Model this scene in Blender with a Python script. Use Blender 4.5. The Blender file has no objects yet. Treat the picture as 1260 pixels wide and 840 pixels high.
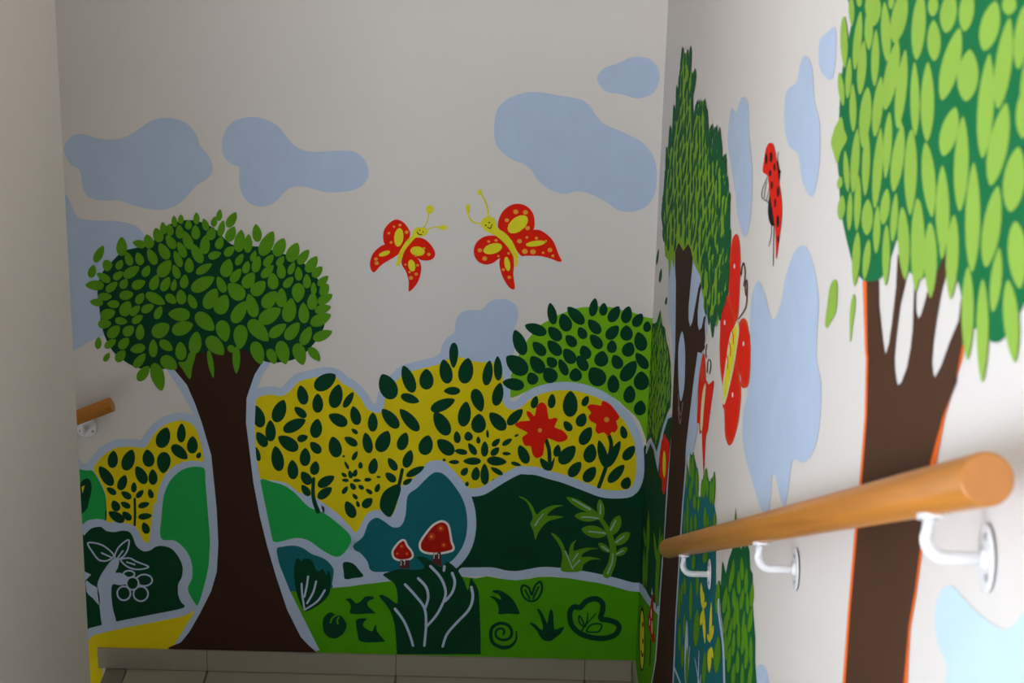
import bpy, bmesh, math, random
from mathutils import Vector, Matrix
from mathutils.geometry import tessellate_polygon

S = bpy.context.scene
COL = S.collection
# ------------------------------------------------------------------ camera
W, H, F = 1260.0, 840.0, 2470.0
PITCH = math.radians(19.4); ROLL = math.radians(1.42)
ZC = 6.4
R0 = Vector((1, 0, 0)); U0 = Vector((0, math.sin(PITCH), math.cos(PITCH)))
FW = Vector((0, math.cos(PITCH), -math.sin(PITCH)))
RT = math.cos(ROLL)*R0 + math.sin(ROLL)*U0
UP = -math.sin(ROLL)*R0 + math.cos(ROLL)*U0
SKIRT_H = 0.073
def ray(px, py):
    return FW + RT*((px-W/2)/F) - UP*((py-H/2)/F)
corner = ray(782.3, 812)*ZC                     # top of the skirting in the corner, camera at origin
CAM = Vector((0, 0, SKIRT_H-corner.z))        # the landing floor is z = 0
corner = corner + CAM
YB = corner.y
PSI = math.radians(0.4)
RD = Vector((-math.sin(PSI), math.cos(PSI), 0))     # along the right wall, away from the camera
RN = Vector((-math.cos(PSI), -math.sin(PSI), 0))    # right wall normal, into the room
BN = Vector((0, -1, 0))
def hit(px, py, p0, n):
    d = ray(px, py); t = (p0-CAM).dot(n)/d.dot(n)
    return CAM + d*t
WALLS = {'B': (corner, BN), 'R': (corner, RN)}
LAY = 0.00025
def onwall(w, px, py, lay):
    p0, n = WALLS[w]
    return hit(px, py, p0+n*(0.0003+lay*LAY), n)

cd = bpy.data.cameras.new('camera'); cam = bpy.data.objects.new('camera', cd); COL.objects.link(cam)
M = Matrix((RT, UP, -FW)).transposed().to_4x4(); M.translation = CAM
cam.matrix_world = M
cd.sensor_width = 36; cd.lens = F/W*36; cd.clip_start = .05
cd.dof.use_dof = True; cd.dof.focus_distance = 5.4; cd.dof.aperture_fstop = 10.5
S.camera = cam

# ------------------------------------------------------------------ materials
def mat(name, col, rough=.75, var=.04, scale=9.0, bump=0.0, spec=.08, stretch=None):
    m = bpy.data.materials.new(name); m.use_nodes = True
    nt = m.node_tree; b = nt.nodes['Principled BSDF']
    b.inputs['Roughness'].default_value = rough
    b.inputs['Specular IOR Level'].default_value = spec
    tc = nt.nodes.new('ShaderNodeTexCoord'); no = nt.nodes.new('ShaderNodeTexNoise')
    no.inputs['Scale'].default_value = scale; no.inputs['Detail'].default_value = 4
    mp = nt.nodes.new('ShaderNodeMapping')
    if stretch: mp.inputs['Scale'].default_value = stretch
    nt.links.new(tc.outputs['Object'], mp.inputs[0]); nt.links.new(mp.outputs[0], no.inputs['Vector'])
    r = nt.nodes.new('ShaderNodeValToRGB')
    r.color_ramp.elements[0].position = .3; r.color_ramp.elements[1].position = .7
    r.color_ramp.elements[0].color = tuple(c*(1-var) for c in col)+(1,)
    r.color_ramp.elements[1].color = tuple(min(1, c*(1+var)) for c in col)+(1,)
    nt.links.new(no.outputs['Fac'], r.inputs[0]); nt.links.new(r.outputs[0], b.inputs['Base Color'])
    if bump:
        n2 = nt.nodes.new('ShaderNodeTexNoise'); n2.inputs['Scale'].default_value = 120
        nt.links.new(tc.outputs['Object'], n2.inputs['Vector'])
        bp = nt.nodes.new('ShaderNodeBump'); bp.inputs['Strength'].default_value = bump
        bp.inputs['Distance'].default_value = .002
        nt.links.new(n2.outputs['Fac'], bp.inputs['Height']); nt.links.new(bp.outputs[0], b.inputs['Normal'])
    return m
WALL = mat('wall_paint', (.76, .728, .695), .6, .015, 2.0, .12)
CEIL = mat('ceiling_paint', (.78, .77, .75), .7, .01, 2.0)
BLUE = mat('pale_blue_paint', (.49, .61, .80), .75, .03, 14)
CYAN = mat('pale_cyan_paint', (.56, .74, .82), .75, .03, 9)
LEAF = mat('leaf_green_paint', (.105, .31, .012), .75, .06, 20)
DARK = mat('dark_green_paint', (.004, .054, .022), .75, .08, 14)
DBROWN = mat('dark_brown_paint', (.046, .021, .013), .75, .05, 10)
BROWN = mat('brown_paint', (.074, .034, .019), .75, .05, 10)
YEL = mat('yellow_paint', (.80, .66, .008), .75, .05, 8)
PYEL = mat('pale_yellow_paint', (.80, .74, .03), .75, .05, 30)
RED = mat('red_paint', (.80, .018, .006), .75, .05, 20)
DRED = mat('dark_red_paint', (.45, .012, .006), .75, .08, 30)
ORED = mat('orange_red_paint', (.78, .05, .012), .75, .05, 20)
SPOT = mat('orange_spot_paint', (.85, .36, .05), .75, .03, 30)
TEAL = mat('teal_paint', (.010, .15, .17), .75, .06, 10)
BGRN = mat('bright_green_paint', (.02, .40, .085), .75, .04, 8)
LAWN = mat('lawn_green_paint', (.085, .36, .004), .75, .06, 10)
LIME = mat('lime_green_paint', (.20, .50, .012), .75, .05, 10)
BLK = mat('black_paint', (.012, .010, .010), .75, .02, 30)
WHT = mat('white_paint', (.82, .80, .78), .75, .02, 30)
BIGL = mat('light_leaf_paint', (.29, .49, .07), .75, .04, 8)
BIGD = mat('crown_green_paint', (.008, .165, .052), .75, .05, 8)
ORNG = mat('orange_paint', (.90, .16, .02), .75, .03, 20)
CONL = mat('conifer_light_green_paint', (.22, .45, .022), .75, .06, 20)
COND = mat('conifer_dark_green_paint', (.008, .12, .035), .75, .08, 20)
BRCH = mat('cream_paint', (.80, .72, .42), .75, .04, 20)
OIL = mat('antenna_brown_paint', (.10, .03, .03), .75, .03, 20)
PGRN = mat('pale_green_streak_paint', (.34, .50, .42), .75, .04, 20)
WOOD = mat('varnished_wood', (.50, .185, .022), .28, .16, 5, 0, .5, (16, .5, 16))
WOODEND = mat('varnished_wood_end', (.52, .20, .05), .35, .06, 40, 0, .4)
STEEL = mat('white_enamel', (.86, .86, .87), .3, .01, 10, 0, .5)
SCREW = mat('screw_steel', (.30, .30, .30), .35, .02, 30, 0, .6)
SKIRT = mat('beige_tile', (.34, .31, .24), .35, .06, 5, .03, .4)
STONE = mat('nosing_stone', (.23, .215, .175), .4, .08, 12, .03, .4)
GROUT = mat('grout', (.11, .085, .055), .8, .05, 30)

def tiles(name, x0, y0, sx, sy):
    m = mat(name, (.36, .33, .25), .35, .07, 4, .02, .4)
    nt = m.node_tree; b = nt.nodes['Principled BSDF']
    src = b.inputs['Base Color'].links[0].from_socket
    br = nt.nodes.new('ShaderNodeTexBrick'); br.offset = 0; br.squash = 1
    br.inputs['Scale'].default_value = 1; br.inputs['Mortar Size'].default_value = .004
    br.inputs['Brick Width'].default_value = sx; br.inputs['Row Height'].default_value = sy
    br.inputs['Mortar Smooth'].default_value = .1
    br.inputs['Mortar'].default_value = (.11, .085, .055, 1)
    g = nt.nodes.new('ShaderNodeNewGeometry'); mp = nt.nodes.new('ShaderNodeMapping')
    mp.inputs['Location'].default_value = (-x0, -y0, 0)
    nt.links.new(g.outputs['Position'], mp.inputs[0]); nt.links.new(mp.outputs[0], br.inputs['Vector'])
    nt.links.new(src, br.inputs['Color1']); nt.links.new(src, br.inputs['Color2'])
    nt.links.new(br.outputs['Color'], b.inputs['Base Color'])
    return m

# ------------------------------------------------------------------ helpers
def tag(o, label=None, cat=None, group=None, kind=None):
    if label and not kind and o.parent is None: o['kind'] = 'thing'
    for k, v in (('label', label), ('category', cat), ('group', group), ('kind', kind)):
        if v: o[k] = v
    return o
def link(name, me, mats, parent=None):
    o = bpy.data.objects.new(name, me); COL.objects.link(o)
    for m in mats: me.materials.append(m)
    if parent: o.parent = parent
    return o
def K(ox, oy, s):
    def f(*pts):
        return [(ox+x/s, oy+y/s) for x, y in pts]
    return f
def smooth(pts, n=5, closed=True):
    out = []; N = len(pts)
    for i in range(N if closed else N-1):
        def g(k): return pts[k % N] if closed else pts[max(0, min(N-1, k))]
        p0, p1, p2, p3 = g(i-1), g(i), g(i+1), g(i+2)
        for j in range(n):
            t = j/n; r = []
            for a in (0, 1):
                r.append(.5*(2*p1[a]+(p2[a]-p0[a])*t+(2*p0[a]-5*p1[a]+4*p2[a]-p3[a])*t*t+(3*p1[a]-p0[a]-3*p2[a]+p3[a])*t**3))
            out.append(tuple(r))
    if not closed: out.append(pts[-1])
    return out
def leaf(x1, y1, x2, y2, w, p=.5, q=.67, n=9):
    """(x1,y1) is the round base, (x2,y2) the tip."""
    L = []; Rr = []
    dx, dy = x2-x1, y2-y1; l = math.hypot(dx, dy) or 1; nx, ny = -dy/l, dx/l
    tm = p/(p+q); mx = tm**p*(1-tm)**q
    for i in range(n+1):
        t = .5-.5*math.cos(math.pi*i/n)
        h = .5*w*(t**p*(1-t)**q)/mx if 0 < i < n else 0
        c = (x1+dx*t, y1+dy*t)
        L.append((c[0]+nx*h, c[1]+ny*h))
        if 0 < i < n: Rr.append((c[0]-nx*h, c[1]-ny*h))
    return L+Rr[::-1]
def leaves(ox, oy, s, data, **k):
    return [leaf(ox+a/s, oy+b/s, ox+c/s, oy+d/s, w/s, **k) for a, b, c, d, w in data]
def ell(cx, cy, rx, ry, ang=0, n=14):
    a = math.radians(ang); ca, sa = math.cos(a), math.sin(a)
    return [(cx+rx*math.cos(t)*ca-ry*math.sin(t)*sa, cy+rx*math.cos(t)*sa+ry*math.sin(t)*ca)
            for t in [2*math.pi*i/n for i in range(n)]]
def area(p): return .5*sum(p[i-1][0]*p[i][1]-p[i][0]*p[i-1][1] for i in range(len(p)))
def inside(p, x, y):
    c = False
    for i in range(len(p)):
        (x1, y1), (x2, y2) = p[i-1], p[i]
        if (y1 > y) != (y2 > y) and x < (x2-x1)*(y-y1)/(y2-y1)+x1: c = not c
    return c
def stroke(pts, w, w2=None, closed=False, n=5):
    """a brush line: list of convex polygons (quads and round joints)."""
    q = smooth(pts, n, closed)
    if closed: q = q+[q[0]]
    out = []; N = len(q)
    for i in range(N):
        t = i/(N-1); r = .5*(w+((w2 if w2 is not None else w)-w)*t)
        out.append(ell(q[i][0], q[i][1], r, r, 0, 10))
        if i < N-1:
            t2 = (i+1)/(N-1); r2 = .5*(w+((w2 if w2 is not None else w)-w)*t2)
            dx, dy = q[i+1][0]-q[i][0], q[i+1][1]-q[i][1]; l = math.hypot(dx, dy)
            if l < 1e-6: continue
            a, b = -dy/l, dx/l
            out.append([(q[i][0]+a*r, q[i][1]+b*r), (q[i+1][0]+a*r2, q[i+1][1]+b*r2),
                        (q[i+1][0]-a*r2, q[i+1][1]-b*r2), (q[i][0]-a*r, q[i][1]-b*r)])
    return out
class Film:
    """paint on a wall: filled outlines on one wall plane, gathered into one mesh."""
    def __init__(s, w, lay): s.w, s.lay, s.v, s.f, s.mi, s.n = w, lay, [], [], [], 0
    def add(s, polys, mi=0, dl=0):
        if polys and isinstance(polys[0][0], (int, float)): polys = [polys]
        many = len(polys) > 1
        for p in polys:
            if area(p) > 0: p = p[::-1]
            b = len(s.v)
            s.n += 1; e = (s.n*.61803) % 1*.45 if many else 0      # every brush mark on its own hair-thin level
            s.v += [onwall(s.w, x, y, s.lay+dl+e) for x, y in p]
            tri = tessellate_polygon([[Vector((x, y, 0)) for x, y in p]])
            for t in tri:
                a = area([p[i] for i in t])
                if abs(a) < 1e-9: continue
                s.f.append(tuple(b+i for i in (t if a < 0 else t[::-1]))); s.mi.append(mi)
        return s
    def build(s, name, mats, parent=None, origin=None):
        o = origin or (parent.location if parent else sum(s.v, Vector())/len(s.v))
        me = bpy.data.meshes.new(name); me.from_pydata([v-o for v in s.v], [], s.f)
        for p, i in zip(me.polygons, s.mi): p.material_index = i
        ob = link(name, me, mats if isinstance(mats, list) else [mats], parent)
        if not parent: ob.location = o
        return ob
def thing(name, w, x, y, label, cat, group=None):
    o = bpy.data.objects.new(name, None); COL.objects.link(o); o.location = onwall(w, x, y, 0)
    o.empty_display_size = .05
    return tag(o, label, cat, group)
def solo(name, w, lay, mats, polys, label, cat, group=None):
    f = Film(w, lay)
    for i, p in enumerate(polys): f.add(p, i, i*.7)
    return tag(f.build(name, mats), label, cat, group)
def part(t, name, w, lay, mats, *polys, label=None):
    f = Film(w, lay)
    for i, p in enumerate(polys): f.add(p, i, i*.7)
    return tag(f.build(name, mats, t), label)

def parts(t, name, w, lay, m, *shapes):
    for s_ in shapes: Film(w, lay).add(s_).build(name, m, t)

def box(bm, x0, x1, y0, y1, z0, z1):
    vs = [bm.verts.new((x, y, z)) for z in (z0, z1) for y in (y0, y1) for x in (x0, x1)]
    for f in ((0, 2, 3, 1), (4, 5, 7, 6), (0, 1, 5, 4), (2, 6, 7, 3), (0, 4, 6, 2), (1, 3, 7, 5)):
        bm.faces.new([vs[i] for i in f])
def prism(bm, foot, z0, z1):
    n = len(foot)
    lo = [bm.verts.new((x, y, z0)) for x, y in foot]; hi = [bm.verts.new((x, y, z1)) for x, y in foot]
    bm.faces.new(lo[::-1]); bm.faces.new(hi)
    for i in range(n): bm.faces.new((lo[i], lo[(i+1) % n], hi[(i+1) % n], hi[i]))
def mk(name, bm, mats, parent=None, bevel=0, shade=False):
    bmesh.ops.recalc_face_normals(bm, faces=bm.faces)
    if bevel: bmesh.ops.bevel(bm, geom=list(bm.edges), offset=bevel, segments=2, affect='EDGES', profile=.5)
    me = bpy.data.meshes.new(name); bm.to_mesh(me); bm.free()
    if shade:
        for p in me.polygons: p.use_smooth = True
    return link(name, me, mats if isinstance(mats, list) else [mats], parent)
def sweep(bm, path, r, n=16, caps=True, mi=0):
    rings = []
    for i, p in enumerate(path):
        d = (path[min(i+1, len(path)-1)]-path[max(i-1, 0)]).normalized()
        a = d.cross(Vector((0, 0, 1)));
        if a.length < 1e-3: a = d.cross(Vector((0, 1, 0)))
        a.normalize(); b = d.cross(a)
        rr = r[i] if isinstance(r, (list, tuple)) else r
        rings.append([bm.verts.new(p+a*rr*math.cos(2*math.pi*k/n)+b*rr*math.sin(2*math.pi*k/n)) for k in range(n)])
    for i in range(len(rings)-1):
        for k in range(n):
            f = bm.faces.new((rings[i][k], rings[i][(k+1) % n], rings[i+1][(k+1) % n], rings[i+1][k])); f.material_index = mi
            f.smooth = True
    if caps:
        bm.faces.new(rings[0][::-1]); bm.faces.new(rings[-1])
    return rings
def struct(name, bm, m, bevel=0):
    o = mk(name, bm, m, None, bevel); o['kind'] = 'structure'; return o

# ------------------------------------------------------------------ the stairwell
YN = -2.6; ZT = 4.35; ZB = -1.6
def rw(y, off=0):                                  # x of the right wall at depth y
    t = (y-corner.y)/RD.y
    return corner.x+RD.x*t-off
fl = hit(122, 823, Vector((0, YB-.012, 0)), BN)     # left end of the landing on the back wall
XL = fl.x
LE = hit(90, 420, Vector((0, 4.6, 0)), BN)         # visible edge of the left wall
bm = bmesh.new(); box(bm, -3.2, corner.x+.2, YB, YB+.15, ZB, ZT); struct('wall_back', bm, WALL)
bm = bmesh.new(); prism(bm, [(rw(YN), YN), (rw(YN)+.2, YN), (corner.x+.2, YB), (corner.x, YB)], ZB, ZT); struct('wall_right', bm, WALL)
bm = bmesh.new(); prism(bm, [(LE.x, 3.5), (LE.x, 4.6), (LE.x-.15, 4.6), (LE.x-.15, 3.65), (-3.2, 3.65), (-3.2, 3.5)], ZB, ZT); struct('wall_left_and_light_blocker', bm, WALL, .006)  # pier, plus an unseen cross wall added to shade the back wall's left end
bm = bmesh.new(); box(bm, -3.35, -3.2, YN, YB+.15, ZB, ZT); struct('wall_far_left', bm, WALL)
bm = bmesh.new(); box(bm, -3.35, 1.0, YN, YB+.15, ZT, ZT+.12); struct('ceiling', bm, CEIL)
# landing, skirting
j1 = hit(255, 825, Vector((0, YB-.012, 0)), BN).x; j2 = hit(487, 830, Vector((0, YB-.012, 0)), BN).x
TW = j2-j1
FT = tiles('floor_tiles', j1-8*TW, YB-.012-8*TW+.02, TW, TW)
Y0L = 4.55
bm = bmesh.new(); prism(bm, [(XL+.09, Y0L), (rw(Y0L), Y0L), (corner.x, YB), (XL+.09, YB)], -.16, 0); struct('floor', bm, FT)
bm = bmesh.new(); prism(bm, [(XL+.02, Y0L), (XL+.086, Y0L), (XL+.086, YB), (XL+.02, YB)], -.16, .0); struct('trim_1', bm, STONE, .003)
# skirting tiles: one baseboard on each wall, its joints in the mesh
def skirting(name, w, xs, z0, z1):
    bm = bmesh.new()
    for a, b in zip(xs[:-1], xs[1:]):
        if w == 'B': box(bm, a+.0012, b-.0012, YB-.011, YB-.0004, z0, z1)
        else: prism(bm, [(rw(a+.0012, .011), a+.0012), (rw(a+.0012, .0004), a+.0012), (rw(b-.0012, .0004), b-.0012), (rw(b-.0012, .011), b-.0012)], z0, z1)
    o = struct(name, bm, SKIRT)
    bm = bmesh.new()
    a, b = xs[0], xs[-1]
    if w == 'B': box(bm, a+.002, b-.002, YB-.009, YB-.0006, z0-.0, z1-.001)
    else: prism(bm, [(rw(a, .009), a), (rw(a, .0006), a), (rw(b, .0006), b), (rw(b, .009), b)], z0, z1-.001)
    mk('joint_grout', bm, GROUT, o)
    return o
skirting('baseboard_back', 'B', [XL-.004, j1, j2, j2+TW, corner.x-.012], .003, SKIRT_H)
skirting('baseboard_right', 'R', [Y0L+.02, Y0L+.02+TW, Y0L+.02+2*TW, YB-.0005], .003, SKIRT_H)
# flight up to the camera and flight down to the left
bm = bmesh.new()
RUN, RISE = .267, .148
for i in range(9):
    y1 = Y0L-.02-i*RUN; z = RISE*(i+1)
    prism(bm, [(LE.x+.004, y1-RUN+.001), (rw(y1-RUN, .002), y1-RUN+.001), (rw(y1, .002), y1), (LE.x+.004, y1)], z-.32 if i else -.16, z)
yu = Y0L-.02-9*RUN
prism(bm, [(LE.x+.004, YN), (rw(YN, .002), YN), (rw(yu, .002), yu), (LE.x+.004, yu)], 9*RISE-.3, 9*RISE+RISE)
struct('floor_upper_flight', bm, FT)
bm = bmesh.new()
for i in range(5):
    x1 = XL-.02-i*RUN
    box(bm, x1-RUN+.001, x1, Y0L, YB-.004, -RISE*(i+1)-.3, -RISE*(i+1))
struct('floor_lower_flight', bm, FT)

# ------------------------------------------------------------------ handrails
RAILOFF = .060; RR = .0226
RP0, RPN = corner+RN*RAILOFF, RN
def on_rail_plane(px, py): return hit(px, py, RP0, RPN)
A = on_rail_plane(1215, 589); B = on_rail_plane(823, 674.5)
RDIR = (B-A).normalized()
def rail_mesh(bm, P, Q, r):
    d = (Q-P).normalized(); c = .0025
    rings = sweep(bm, [P, P+d*.0008, P+d*c, Q-d*c, Q-d*.0008, Q], [r-c, r-c*.3, r, r, r-c*.3, r-c], 40)
    return rings
def handrail(P, Q, label, group):
    root = bpy.data.objects.new('handrail', None); COL.objects.link(root); root.location = (P+Q)/2
    tag(root, label, 'handrail', group)
    L = (Q-P).length
    bm = bmesh.new(); rail_mesh(bm, Vector((0, -L/2, 0)), Vector((0, L/2, 0)), RR)     # grain runs along the local y axis
    o = mk('rail', bm, [WOOD, WOODEND], root)
    o.rotation_mode = 'QUATERNION'; o.rotation_quaternion = Vector((0, 1, 0)).rotation_difference((Q-P).normalized())
    for p in o.data.polygons:
        if len(p.vertices) > 4: p.material_index = 1
    return root
def bracket(root, P, n, drop, proto=None):
    """white bracket under rail point P; n is the wall normal into the room."""
    if proto:
        b = proto.copy(); COL.objects.link(b); b.parent = root; b.location = P-root.location
        b.rotation_euler = (0, 0, math.atan2(n.y, n.x)-proto['heading'])
        for ch in proto.children:
            c = ch.copy(); COL.objects.link(c); c.parent = b
        return b
    # local frame: origin on the rail axis
    d = Vector((-n.y, n.x, 0)); top = Vector((0, 0, -RR-.002)); h = -RR-drop
    path = [top]; rb = .020; wall_end = -n*(RAILOFF-.003)
    path.append(Vector((0, 0, h+rb)))
    for i in range(1, 9):
        a = math.pi/2*i/8
        path.append(Vector((0, 0, h+rb))-n*rb*(1-math.cos(a))-Vector((0, 0, 1))*rb*math.sin(a))
    path.append(wall_end+Vector((0, 0, h)))
    bm = bmesh.new(); sweep(bm, path, .0064, 16)
    b = mk('bracket', bm, STEEL, root); b.location = P-root.location; b['heading'] = math.atan2(n.y, n.x)
    # saddle plate, following the slope of the rail
    sl = RDIR if abs(n.x) > .5 else RDIR2
    bm = bmesh.new(); s = .027
    u = sl.normalized(); v = n
    w = u.cross(v); w = w if w.z > 0 else -w
    vs = []
    for k, (hh) in enumerate((-RR-.0032, -RR+.0004)):
        ring = []
        for i in range(24):
            t = 2*math.pi*i/24
            cx = s*math.copysign(abs(math.cos(t))**.55, math.cos(t)); cy = .011*math.copysign(abs(math.sin(t))**.7, math.sin(t))
            ring.append(bm.verts.new(u*cx+v*cy+w*(hh+ (.0022*(cy/.011)**2 if k == 1 else .0006*(cy/.011)**2))))
        vs.append(ring)
    bm.faces.new(vs[0]); bm.faces.new(vs[1])
    for i in range(24): bm.faces.new((vs[0][i], vs[0][(i+1) % 24], vs[1][(i+1) % 24], vs[1][i]))
    mk('saddle_plate', bm, STEEL, b)
    bm = bmesh.new(); c0 = -n*RAILOFF+Vector((0, 0, h))
    sweep(bm, [c0+n*.0032, c0+n*.0036, c0+n*.0046, c0+n*.0052], [.0325, .0325, .031, .028], 36)
    sweep(bm, [c0+n*.004, c0+n*.007, c0+n*.009], [.0105, .009, .0058], 20)
    mk('wall_flange', bm, STEEL, b)
    for ang in (90, 210, 330):
        q = c0+(d*math.cos(math.radians(ang))+Vector((0, 0, 1))*math.sin(math.radians(ang)))*.022
        bm = bmesh.new(); sweep(bm, [q+n*.0045, q+n*.0062, q+n*.007], [.0042, .004, .0025], 14)
        mk('screw', bm, SCREW, b)
    for sx in (-.018, .018):
        q = u*sx+w*(-RR-.0026)
        bm = bmesh.new(); sweep(bm, [q, q-w*.0012, q-w*.0018], [.0034, .0032, .002], 12)
        mk('screw', bm, SCREW, b)
    return b
rail_r = handrail(A, B, 'round varnished wooden handrail sloping up the right wall on three white brackets', 'wooden handrails')
def rail_at(px):
    # point of the rail axis above / at image column px
    lo, hi = A, B
    for _ in range(50):
        m = (lo+hi)/2; v = m-CAM
        x = W/2+F*v.dot(RT)/v.dot(FW)
        if x > px: lo = m
        else: hi = m
    return m
b0 = bracket(rail_r, rail_at(842), RN, .044)
for px in (936, 1146): bracket(rail_r, rail_at(px), RN, .044, b0)
LP0 = corner+BN*RAILOFF
A2 = hit(138, 497, LP0, BN); B2 = hit(95.5, 513.5, LP0, BN)
RDIR2 = (B2-A2).normalized(); Q2 = A2+RDIR2*1.35
rail_l = handrail(A2, Q2, 'short stub of wooden handrail showing on the back wall beside the left wall edge', 'wooden handrails')
PX = hit(100.5, 511.5, LP0, BN)
bb = bracket(rail_l, A2+RDIR2*((PX-A2).dot(RDIR2)), BN, .038)
bracket(rail_l, A2+RDIR2*.95, BN, .038, bb)
#MURAL
# ================================================================== the mural
def C(*groups):
    out = []
    for g in groups: out += g
    return out
# ---- clouds on the back wall
k = K(0, 0, 3)
def cloud(w, pts, label, m=BLUE, lay=1):
    solo('painted_cloud', w, lay, [m], [smooth(pts, 5)], label, 'painted cloud', 'painted clouds')
cloud('B', k((237,560),(245,525),(270,500),(310,495),(350,508),(400,515),(450,510),(500,485),(560,445),(620,435),(680,450),(720,490),(740,540),(770,575),(785,620),(770,655),(720,690),(670,745),(620,770),(570,773),(500,760),(440,740),(370,740),(325,725),(305,690),(295,630),(260,605)),
      'pale blue lumpy cloud painted on the back wall right beside the left wall edge')
cloud('B', k((820,560),(825,500),(860,450),(920,432),(980,440),(1030,470),(1075,525),(1110,550),(1160,560),(1260,556),(1320,565),(1356,610),(1356,660),(1320,695),(1260,708),(1200,708),(1130,690),(1080,690),(1050,710),(1010,750),(960,762),(915,745),(888,700),(883,650),(882,618),(845,600)),
      'pale blue bone-shaped cloud with a long right arm, painted above the round tree')
cloud('B', [(608,160),(612,135),(628,120),(655,113),(690,118),(720,125),(740,150),(765,162),(790,175),(805,195),(808,220),(804,243),(790,257),(765,260),(740,245),(715,235),(690,238),(665,225),(650,205),(628,195),(612,180)],
      'largest pale blue cloud on the back wall, painted above the right butterfly')
cloud('B', [(735,98),(742,85),(760,78),(780,70),(800,73),(810,85),(811,100),(803,115),(785,121),(765,116),(745,112)],
      'small pale blue cloud painted highest, next to the wall corner')
cloud('B', [(58,225),(81,240),(88,253),(97,268),(117,271),(143,272),(160,275),(173,283),(178,300),(170,380),(150,410),(127,413),(110,420),(93,430),(58,440)],
      'blue cloud partly hidden behind the left side of the round tree crown')
k = K(550, 330, 5.6)
solo('painted_cloud', 'B', 1, [BLUE], [smooth(k((-40,560),(-10,490),(50,440),(58,380),(75,330),(130,290),(235,285),(290,235),(350,212),(420,218),(470,250),(492,300),(485,360),(462,425),(470,520),(440,640),(380,720),(100,700),(-40,660)), 4)],
      'pale blue puff of cloud rising behind the yellow hedge below the right butterfly', 'painted cloud', 'painted clouds')

# ---- outlined hills and bushes, back wall
def outlined(name, w, lay, m, pts, bw, label, cat='painted hill', n=4, pattern=None, pm=None, pname=None, om=None, outl=None):
    q = smooth(pts, n)
    c = (sum(x for x, y in q)/len(q), sum(y for x, y in q)/len(q))
    t = thing(name, w, c[0], c[1], label, cat)
    f = Film(w, lay)
    f.add(stroke(outl if outl else pts, bw, closed=not outl, n=3)); f.build('outline', om or BLUE, t)
    f = Film(w, lay+2); f.add(q)
    ms = [m]
    if pattern: f.add(pattern, 1, .7); ms.append(pm)
    f.build(pname or 'fill', ms, t)
    return t
a = K(560, 560, 3)
DH = a((-10,170),(45,140),(130,115),(200,75),(260,62),(320,70),(400,100),(500,140),(570,150),(620,150),(670,120),(690,0),(700,-40),(735,0))+[(806,580),(802,640),(798,722)]+a((640,465),(560,455),(400,440),(300,428),(200,440),(100,436),(0,445),(0,400),(30,340),(55,280),(55,220))
t = thing('painted_hill', 'B', 690, 660, 'large dark green hill painted between the blue-green boulder and the wall corner', 'painted hill')
part(t, 'fill', 'B', 2, [DARK], DH)

# yellow hedge across the middle, with the flower lobe at its right end
Y1, Y2, Y3, Y4, Y5, Y6, Y8 = K(310,440,8.4), K(420,440,8.4), K(530,420,8.4), K(310,530,6.46), K(420,530,7.63), K(530,510,8.4), K(620,470,5.6)
b3 = K(300, 420, 3)
hedge = C(Y1((30,440),(100,395),(200,380),(300,395),(370,365),(430,300),(500,240),(640,205),(760,180),(870,200),(930,262),(1000,300)),
  Y2((120,330),(200,420),(260,520),(330,560),(390,570),(430,530),(450,440),(480,330),(530,260),(580,235),(640,170),(740,135),(900,95),(1000,70)),
  Y3((130,200),(240,170),(300,160),(420,200),(560,215),(700,230),(740,330),(745,420),(740,600),(780,680),(850,705),(920,685),(1000,620)),
  Y8((150,140),(230,90),(340,60),(450,55),(560,75),(690,130),(790,220),(850,300),(900,420),(912,560),(905,660),(870,730),(800,745),(690,740),(580,700),(420,640),(330,615),(230,585),(150,580)),
  Y6((900,535),(750,610),(620,690),(540,740),(460,762),(380,750),(310,660),(220,560),(150,490)),
  Y5((900,275),(820,290),(760,350),(690,430),(640,490),(570,510),(545,590),(520,700),(460,810),(380,750),(300,745),(240,780)),
  b3((440,660),(415,705),(390,680),(340,630),(270,580),(235,565),(200,555),(150,520),(60,505)), Y4((45,300),(30,200)), [(312,500)])
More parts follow.
